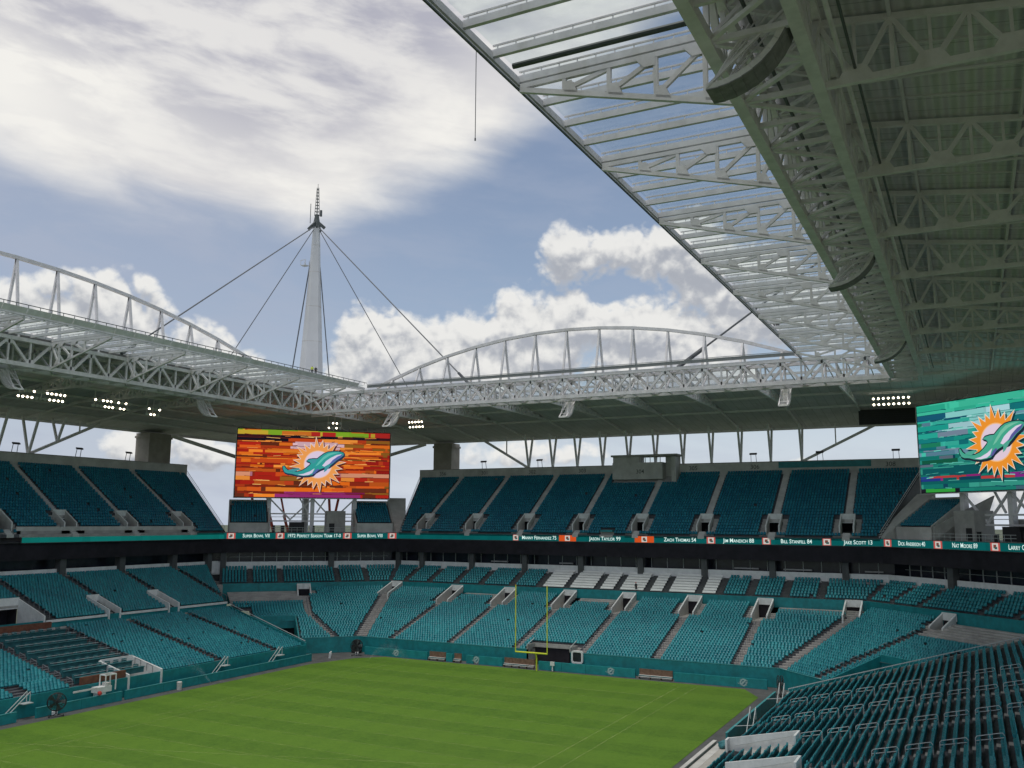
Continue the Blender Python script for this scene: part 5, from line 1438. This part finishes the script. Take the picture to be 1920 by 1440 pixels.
# ------------------------------------------------------------------ goal post
gp = empty('goal_post', 'yellow goal post with orange ribbons standing before the end wall', 'goal post')
mb = MB(); mb.tube((0, 2.0, 0), (0, 2.0, 1.9), .14, 10); mb.path([(0, 2.0, 1.9), (0, 1.9, 2.35), (0, 1.5, 2.75), (0, .9, 2.95), (0, 0, 3.03)], .13, 10); mb.build('gooseneck', YELLOW, gp)
mb = MB(); mb.tube((-2.82, 0, 3.05), (2.82, 0, 3.05), .13, 8); mb.build('crossbar', YELLOW, gp)
for x in (-2.82, 2.82):
    mb = MB(); mb.tube((x, 0, 3.0), (x, 0, 13.6), .095, 8); up_ = mb.build('upright', YELLOW, gp)
    mb = MB(); mb.beam((x-.02, 0, 12.5), (x+.03, 0, 13.75), .16, .03); mb.build('ribbon', ORANGE, up_)

# ------------------------------------------------------------------ padded walls round the field
PADEMB = mat('pale_badge', (.42, .56, .55), .5, .1, 3); PADEMB2 = mat('badge_blue', (.02, .16, .22), .5, .1, 3)
def badge(fr, u, t, z, r_, parent):
    mb = MB(); n_ = 16; k_ = r_/5.3
    ux = Vector((fr.ud[0], fr.ud[1], 0)); flip = 1 if ux.cross(Vector((0, 0, 1))).dot(Vector((-fr.td[0], -fr.td[1], 0))) > 0 else -1
    for j, (pts, cn) in enumerate([EMB[1], EMB[4], EMB[8], EMB[11]]):
        mb.m = (0, 1, 0, 1)[j]; mb.poly([fr.W(u+flip*x*k_, t-.012-.006*j, z+y*k_) for x, y in pts])
    mb.build('badge', [PADEMB, PADEMB2], parent)
def pad_wall(fr, label, panels, t, z1, badges=(), coping=True, th_=.35):
    th = empty('field_wall', label, 'wall')
    for a, b in panels:
        mb = MB(); fr.box(mb, a+.02, b-.02, t, t+th_, 0, z1-random.uniform(0, .03)); mb.build('wall_pad', TEALPAD, th)
    if coping:
        for a, b in panels:
            mb = MB(); fr.box(mb, a+.02, b-.02, t-.03, t+th_+.03, z1+.003, z1+.06); mb.build('wall_cap', mat('cap_teal', (.06, .30, .31), .5, .1, 1) if 'cap_teal' not in bpy.data.materials else bpy.data.materials['cap_teal'], th)
    for u in badges: badge(fr, u, t-.01, z1*.55, .55, th)
    return th
def split(a, b, w):
    k_ = max(1, round((b-a)/w)); s_ = (b-a)/k_; return [(a+i*s_, a+(i+1)*s_) for i in range(k_)]
pf = split(-35, -21.6, 4.5)+[(-17.8, -16.5), (-13.8, -12.4), (-11.4, -6.8)]+split(-.2, 16.4, 4.1)+split(22.6, 36.5, 4.6)
FW = Frame((0, 3.1), (1, 0), (0, 1))
pad_wall(FW, 'row of teal padded panels with small emblems before the end zone stand', pf, 0, 1.35, badges=(-28.2, -11.9, 12.3, 33), coping=False)
LWF = Frame((-38.2, 0), (0, 1), (-1, 0))
pad_wall(LWF, 'long low teal padded wall along the far sideline', split(-46, -7.6, 6.4)+split(-113, -61.5, 6.4)+split(-59, -46.5, 6.2), 0, 1.15, th_=.25)
RWF = Frame((39.3, 0), (0, 1), (1, 0))
pad_wall(RWF, 'teal padded wall along the near sideline', split(-33, -6, 5.4), 0, 1.4, th_=.2)
# low white barrier and walkway beside the near sideline
mb = MB(); mb.box(38.1, 38.3, -95, -33.2, 0, .55); mb.box(38.0, 38.4, -95, -33.2, .553, .62); mb.box(38.5, 39.3, -95, -33.2, -.03, .35)
tag(mb.build('sideline_barrier', CONC_L), 'low pale barrier with a drain strip beside the near sideline', 'barrier')
g = MB(); g.box(39.35, 41.98, -95, -33.2, -.029, .38); tag(g.build('walkway', PALEPATH), 'pale concrete walkway between barrier and near stand', 'path', kind='structure')
fence = empty('railing', 'short steel railing along the pale walkway before the near stand', 'railing')
mb = MB()
for z in (1.0, .7): mb.beam((41.6, -62, z), (41.6, -35, z), .05)
mb.build('rail', RAIL, fence)
for y in np.arange(-62, -34.9, 1.5):
    mb = MB(); mb.beam((41.6, y, .36), (41.6, y, 1.0), .05); mb.build('post', RAIL, fence)
for (y, lab) in ((-12.5, 'slanting steel stair rail at the end of the near stand'), (-29.8, 'slanting steel stair rail beside the teal padded sideline wall')):
    mb = MB()
    for x in (40.8, 41.4):
        mb.tube((x, y, .9), (x, y+2.4, 3.3), .05, 6); mb.tube((x, y, 0), (x, y, .95), .05, 6); mb.tube((x, y+2.4, 2), (x, y+2.4, 3.3), .05, 6)
    mb.tube((39.6, y-.2, 1.6), (41.8, y-.2, 1.9), .04, 6)
    tag(mb.build('stair_rail', RAIL), lab, 'rail')
# rolled teal tarpaulin on the walkway
mb = MB()
for i in range(26):
    a = rng.uniform(0, 6.28); r0 = rng.uniform(0, .8); x, y = 39.8+r0*.7*math.cos(a), -34.6+r0*1.3*math.sin(a); s_ = rng.uniform(.25, .5)
    mb.tube((x-s_, y-s_*.6, .37+s_*.4), (x+s_, y+s_*.6, .6+s_*.9), s_*.55, 7, s_*.35)
tag(mb.build('tarpaulin_heap', TARP, None, True), 'crumpled dark teal tarpaulin heaped on the pale walkway', 'tarpaulin')

# benches against the end wall
def bench(x0, x1, label):
    th = empty('team_bench', label, 'bench')
    y = 3.0
    mb = MB(); mb.box(x0, x1, y+.45, y+.52, .55, 1.45); mb.build('backboard', BENCHBROWN, th)
    for z, dy in ((.32, -.1), (.52, .1)):
        mb = MB(); mb.box(x0, x1, y+dy, y+dy+.3, z, z+.05); mb.build('slat', CONC_L, th)
    k_ = max(2, int((x1-x0)/1.4)+1)
    for i in range(k_):
        x = x0+.05+(x1-x0-.1)*i/(k_-1); mb = MB(); mb.box(x-.04, x+.04, y-.05, y+.5, 0, .3); mb.box(x-.05, x+.05, y+.40, y+.448, .3, 1.5); mb.build('leg', BENCHBROWN, th)
bench(-21.3, -18.0, 'brown wooden bench left of the narrow bench at the end wall')
bench(-16.3, -14.9, 'narrow brown bench between two teal pads at the end wall')
bench(-6.6, -1.0, 'long brown wooden bench beside the goal post at the end wall')
bench(17.0, 22.3, 'brown bench with white slats between teal pads beyond the goal post')

# cooling fans on wheeled stands
def fan(x, y, ang, label):
    th = empty('cooling_fan', label, 'fan')
    d = Vector((math.cos(ang), math.sin(ang), 0)); s_ = Vector((-d.y, d.x, 0)); c_ = Vector((x, y, 1.75)); upv = Vector((0, 0, 1)); r_ = 1.05
    mb = MB(); N_ = 20
    for off in (-.22, .22):
        ring = [c_+d*off+(s_*math.cos(2*math.pi*i/N_)+upv*math.sin(2*math.pi*i/N_))*r_ for i in range(N_)]
        for i in range(N_): mb.tube(ring[i], ring[(i+1) % N_], .045, 5)
        for i in range(0, N_): mb.tube(c_+d*(off*1.5), ring[i], .018, 4)
        for rr_ in (.35, .7):
            r2 = [c_+d*off*1.25+(s_*math.cos(2*math.pi*i/N_)+upv*math.sin(2*math.pi*i/N_))*r_*rr_ for i in range(N_)]
            for i in range(N_): mb.tube(r2[i], r2[(i+1) % N_], .015, 4)
    mb.build('cage', BLACK, th)
    mb = MB(); mb.tube(c_-d*.25, c_+d*.2, .2, 10)
    for i in range(5):
        a = 2*math.pi*i/5; e = s_*math.cos(a)+upv*math.sin(a); f2 = s_*-math.sin(a)+upv*math.cos(a)
        mb.add([c_+e*.15-f2*.08+d*.05, c_+e*.95-f2*.24+d*.1, c_+e*.95+f2*.24-d*.1, c_+e*.15+f2*.1-d*.05], [(0, 1, 2, 3)])
    mb.build('blade', DARKSTEEL, th)
    mb = MB(); mb.tube((x, y, .3), c_-Vector((0, 0, .9)), .07, 6)
    for a in (-.8, .8): mb.tube(Vector((x, y, .35)), Vector((x, y, .1))+s_*a+d*.25, .05, 6)
    mb.tube(Vector((x, y, .35)), Vector((x, y, .1))-d*.9, .05, 6); mb.build('stand', BLACK, th)
    for a in (-.8, .8):
        mb = MB(); p = Vector((x, y, .16))+s_*a+d*.25; mb.tube(p-s_*.05, p+s_*.05, .16, 10); mb.build('wheel', BLACK, th)
    mb = MB(); mb.beam(Vector((x, y, .25))-d*1.1-s_*.3, Vector((x, y, .25))-d*1.1+s_*.3, .5, .45); mb.build('water_tank', WHITEWALL, th)
fan(-35.2, 1.0, -1.0, 'large black caged cooling fan at the corner of the end zone stand')
p_ = on_plane(66, 1338, (0, 0, 0), (0, 0, 1)); fan(-37.3+.4, p_.y, -.5, 'large black caged cooling fan by the far sideline wall')
fan(39.2, -1.2, 3.6, 'large black cooling fan at the corner beyond the near sideline wall')

# play clock with rounded white frame, small white box at the tunnel
th = empty('play_clock', 'dark square display in a thick rounded white frame beside the players tunnel', 'display')
mb = MB(); cx, cz, h_ = 6.0, 2.2, 1.0; rr_ = .35; outer, inner = [], []
for (sx, sz, a0) in ((1, 1, 0), (-1, 1, 90), (-1, -1, 180), (1, -1, 270)):
    for j in range(4):
        a = R(a0+30*j); outer.append((cx+sx*(h_-rr_)+rr_*math.cos(a), cz+sz*(h_-rr_)+rr_*math.sin(a))); inner.append((cx+sx*(h_-rr_)*.82+rr_*.6*math.cos(a), cz+sz*(h_-rr_)*.82+rr_*.6*math.sin(a)))
k_ = len(outer)
for i in range(k_):
    j = (i+1) % k_
    mb.hexa([(outer[i][0], 4.6, outer[i][1]), (outer[j][0], 4.6, outer[j][1]), (outer[j][0], 4.9, outer[j][1]), (outer[i][0], 4.9, outer[i][1])], [(inner[i][0], 4.6, inner[i][1]), (inner[j][0], 4.6, inner[j][1]), (inner[j][0], 4.9, inner[j][1]), (inner[i][0], 4.9, inner[i][1])])
mb.build('frame', WHITEWALL, th)
mb = MB(); mb.poly([(a, 4.7, b) for a, b in inner]); mb.build('display', DARKGLASS, th)
mb = MB(); mb.box(cx-.1, cx+.1, 4.75, 4.85, 0, 1.25); mb.build('post', DARKSTEEL, th)
mb = MB(); mb.box(2.1, 2.8, 2.7, 2.95, .85, 1.45); mb.box(2.35, 2.55, 2.78, 2.88, 0, .85); tag(mb.build('marker_board', WHITEWALL), 'small white square board on a short post below the players tunnel', 'board')
mb = MB(); mb.box(-37.9, -36.9, 3.6, 4.4, 1.4, 2.3); mb.box(-38.2, -36.6, 3.5, 4.5, 0, 1.4); tag(mb.build('equipment_case', BLACK), 'black square case on a stand at the corner of the end zone wall', 'case')

# white open platform cart at the far sideline
th = empty('platform_cart', 'small white platform cart with an open frame cab at the far sideline wall', 'cart')
cxp, cyp = -38.9, -49.2
mb = MB(); mb.box(cxp-.6, cxp+.6, cyp-1.2, cyp+1.0, 1.5, 2.2); mb.box(cxp-.5, cxp+.5, cyp-.9, cyp+.2, .0, 1.5); mb.build('body', VOMWHITE, th)
mb = MB()
for a in (-.55, .55):
    for b in (.0, 1.6): mb.beam((cxp+a, cyp+b, 2.2 if b == 0 else 1.6), (cxp+a, cyp+b, 3.6), .12)
for a in (-.55, .55): mb.beam((cxp+a, cyp, 3.6), (cxp+a, cyp+1.6, 3.6), .14)
for b in (0, 1.6): mb.beam((cxp-.55, cyp+b, 3.6), (cxp+.55, cyp+b, 3.6), .14)
mb.build('cab_frame', WHITEWALL, th)
mb = MB(); mb.box(cxp-.5, cxp+.5, cyp+.3, cyp+.9, 2.2, 2.6); mb.build('seat', CONC_L, th)
mb = MB(); mb.box(cxp+.55, cxp+.7, cyp-4.8, cyp-1.3, 2.1, 2.3); mb.build('boom', STEEL, th)
# pale bin and red marker
mb = MB(); mb.tube((-37.4, -56.5+19, 0), (-37.4, -37.5, 1.05), .32, 12, .36); mb.tube((-37.4, -37.5, 1.053), (-37.4, -37.5, 1.15), .38, 12, .3); tag(mb.build('waste_bin', CONC_L), 'pale grey round bin on the apron by the far sideline wall', 'bin')
p_ = on_plane(187, 1300, (-38.0, 0, 0), (1, 0, 0))
mb = MB()
for i in range(6):
    a0, a1 = -math.pi/2+math.pi*i/6, -math.pi/2+math.pi*(i+1)/6
    mb.tube((p_.x, p_.y, p_.z+.28*math.sin(a0)), (p_.x, p_.y, p_.z+.28*math.sin(a1)), max(.01, .28*math.cos(a0)), 10, max(.01, .28*math.cos(a1)))
mb.tube((p_.x, p_.y, 1.2), (p_.x, p_.y, p_.z), .03, 5)
tag(mb.build('warning_light', CLOTHRED, None, True), 'round red warning marker on a thin post by the far sideline', 'marker')
# white cylinder group at corner
p_ = on_plane(618, 1234, (0, 0, 0), (0, 0, 1))
mb = MB(); mb.tube((p_.x, p_.y, .0), (p_.x+.15, p_.y, .9), .22, 9, .26); mb.tube((p_.x+.15, p_.y, .903), (p_.x+.3, p_.y, 1.15), .2, 9, .12); tag(mb.build('water_cooler', WHITEWALL), 'white water cooler on the grass edge beside the corner fan', 'cooler')

# ------------------------------------------------------------------ hanging rope and camera on the near roof edge
a = on_plane(893, 92, (V_E-.2, 0, 0), (1, 0, 0)); b = on_plane(889.5, 258, (V_E-.2, 0, 0), (1, 0, 0))
mb = MB(); mb.tube((a.x, a.y, 49.66), (a.x, a.y, b.z), .022, 5); mb.tube((a.x, a.y, b.z-.14), (a.x, a.y, b.z), .045, 6)
tag(mb.build('hanging_rope', CABLE), 'thin rope hanging free from the near roof edge', 'rope')
a = on_plane(1455, 601, (V_E+.2, 0, 0), (1, 0, 0))
mb = MB(); mb.beam((V_E+.2, a.y-.5, 50.75), (V_E+.2, a.y+.5, 50.75), .5, .45); mb.beam((V_E-.2, a.y, 50.9), (V_E+.6, a.y, 50.6), .3, .3); tag(mb.build('roof_camera', BLACK), 'small black camera fixed on the near roof edge', 'camera')

# ------------------------------------------------------------------ people
def person(name_label, foot, facing, top_mat, legs_mat, cap_mat, pose='stand'):
    """one continuous skinned body; clothes and cap as material zones and children"""
    th = empty('person', name_label, 'person')
    F = Vector((math.cos(facing), math.sin(facing), 0)); Sd = Vector((-F.y, F.x, 0)); U = Vector((0, 0, 1)); o = Vector(foot)
    J = lambda f, s_, z: tuple(o+F*f+Sd*s_+U*z)
    V_ = [('pel', J(0, 0, .95), .15), ('belly', J(.02, 0, 1.12), .15), ('chest', J(.03, 0, 1.34), .165), ('neckb', J(.0, 0, 1.48), .075), ('neck', J(.015, 0, 1.54), .06), ('head', J(.03, 0, 1.63), .095), ('crown', J(.02, 0, 1.72), .085)]
    E_ = [(0, 1), (1, 2), (2, 3), (3, 4), (4, 5), (5, 6)]
    for s_ in (-1, 1):
        k_ = len(V_)
        V_ += [('sh', J(.0, s_*.19, 1.42), .075), ('el', J(-.02, s_*.26, 1.14), .05), ('wr', J(.12, s_*.25, .92), .036), ('hand', J(.16, s_*.24, .84), .04),
               ('hip', J(0, s_*.10, .88), .10), ('kn', J(.03, s_*.115, .48), .066), ('an', J(0, s_*.12, .09), .045), ('toe', J(.16, s_*.13, .04), .038)]
        E_ += [(2, k_), (k_, k_+1), (k_+1, k_+2), (k_+2, k_+3), (0, k_+4), (k_+4, k_+5), (k_+5, k_+6), (k_+6, k_+7)]
    me = bpy.data.meshes.new('body'); me.from_pydata([v[1] for v in V_], E_, [])
    ob = link('body', me, th)
    md = ob.modifiers.new('Skin', 'SKIN'); md.use_smooth_shade = True
    sk = me.skin_vertices[0] if me.skin_vertices else None
    if sk is None:
        import bmesh
        bm = bmesh.new(); bm.from_mesh(me); bm.verts.layers.skin.verify(); bm.to_mesh(me); bm.free(); sk = me.skin_vertices[0]
    for i, v in enumerate(V_): sk.data[i].radius = (v[2], v[2])
    sk.data[0].use_root = True
    ob.modifiers.new('Sub', 'SUBSURF').levels = 1
    bpy.context.view_layer.update()
    m2 = bpy.data.meshes.new_from_object(ob.evaluated_get(bpy.context.evaluated_depsgraph_get()))
    ob.modifiers.clear(); ob.data = m2; bpy.data.meshes.remove(me); m2.name = 'body'
    m2.materials.clear()
    for m_ in (SKIN, top_mat, legs_mat): m2.materials.append(m_)
    for p in m2.polygons:
        r_ = p.center-o; z = r_.z; s_ = abs(r_.dot(Sd))
        p.material_index = 2 if (z < .98 and s_ < .21) else (1 if (.93 < z < 1.50 and not (s_ > .2 and z < 1.12)) else 0)
    m2.update()
    if cap_mat:
        mb = MB()
        for (z0_, r0_, z1_, r1_) in ((1.68, .115, 1.74, .11), (1.74, .11, 1.79, .07), (1.79, .07, 1.81, .01)): mb.tube(J(.02, 0, z0_), J(.02, 0, z1_), r0_, 10, r1_)
        mb.hexa([J(.1, -.09, 1.68), J(.1, .09, 1.68), J(.24, .06, 1.67), J(.24, -.06, 1.67)], [J(.1, -.09, 1.70), J(.1, .09, 1.70), J(.24, .06, 1.69), J(.24, -.06, 1.69)])
        mb.build('cap', cap_mat, th, True)
    return th
pp = on_plane(1193, 1116, (0, F_FAR.o[1]+CL_T+.4, 0), (0, 1, 0))
person('person in dark clothes and a red cap standing beside the white covered rows', (pp.x, F_FAR.o[1]+CL_T+.35, CL_Z), R(-100), CLOTHDARK, CLOTHDARK, CLOTHRED)
for px, mt, lab in ((592, CLOTHDARK, 'worker in dark clothes standing on the far sideline roof edge'), (585, CLOTHVEST, 'worker in a yellow vest standing on the far sideline roof edge')):
    a = on_plane(px, 695, (-V_E-1.2, 0, 0), (1, 0, 0)); person(lab, (-V_E-1.2, a.y, 50.62), R(-60), mt, CLOTHDARK, None)

# ------------------------------------------------------------------ lawn sprinklers: arcs of fine drops
DROP = bpy.data.materials.new('water_spray'); DROP.use_nodes = True
_b = DROP.node_tree.nodes['Principled BSDF']; _b.inputs['Base Color'].default_value = (.8, .85, .85, 1); _b.inputs['Roughness'].default_value = .3; _b.inputs['Alpha'].default_value = .35
def spray(px, py, reach, height, n_, ang, label):
    b0 = on_plane(px, py, (0, 0, 0), (0, 0, 1)); v, f = [], []
    r_ = np.random.default_rng(int(px))
    for i in range(n_):
        q = r_.random()**.8; fan_ = r_.normal(0, .22); a = ang+fan_; hj = height*(1+r_.normal(0, .16))
        x = b0.x+reach*q*math.cos(a); y = b0.y+reach*q*math.sin(a); z = 4*hj*q*(1-q)+r_.normal(0, .05+.18*q)+.1
        if z < .02: z = .05
        s_ = r_.uniform(.008, .018); k_ = len(v)
        v += [(x+s_, y, z), (x-s_, y+s_, z), (x-s_, y-s_, z), (x, y, z+s_*1.8)]; f += [(k_, k_+1, k_+2), (k_, k_+1, k_+3), (k_+1, k_+2, k_+3), (k_+2, k_, k_+3)]
    me = bpy.data.meshes.new('sprinkler_spray'); me.from_pydata(v, [], f); me.materials.append(DROP); me.update()
    tag(link('sprinkler_spray', me), label, 'water', 'sprinkler sprays', 'stuff')
spray(395, 1281, 8, 2.6, 2600, R(-150), 'fine arc of sprinkler water over the far sideline wall')
spray(690, 1240, 7, 2.4, 1800, R(20), 'fine arc of sprinkler water before the end zone corner')
spray(1190, 1265, 9, 2.4, 2200, R(165), 'fine arc of sprinkler water before the play clock')
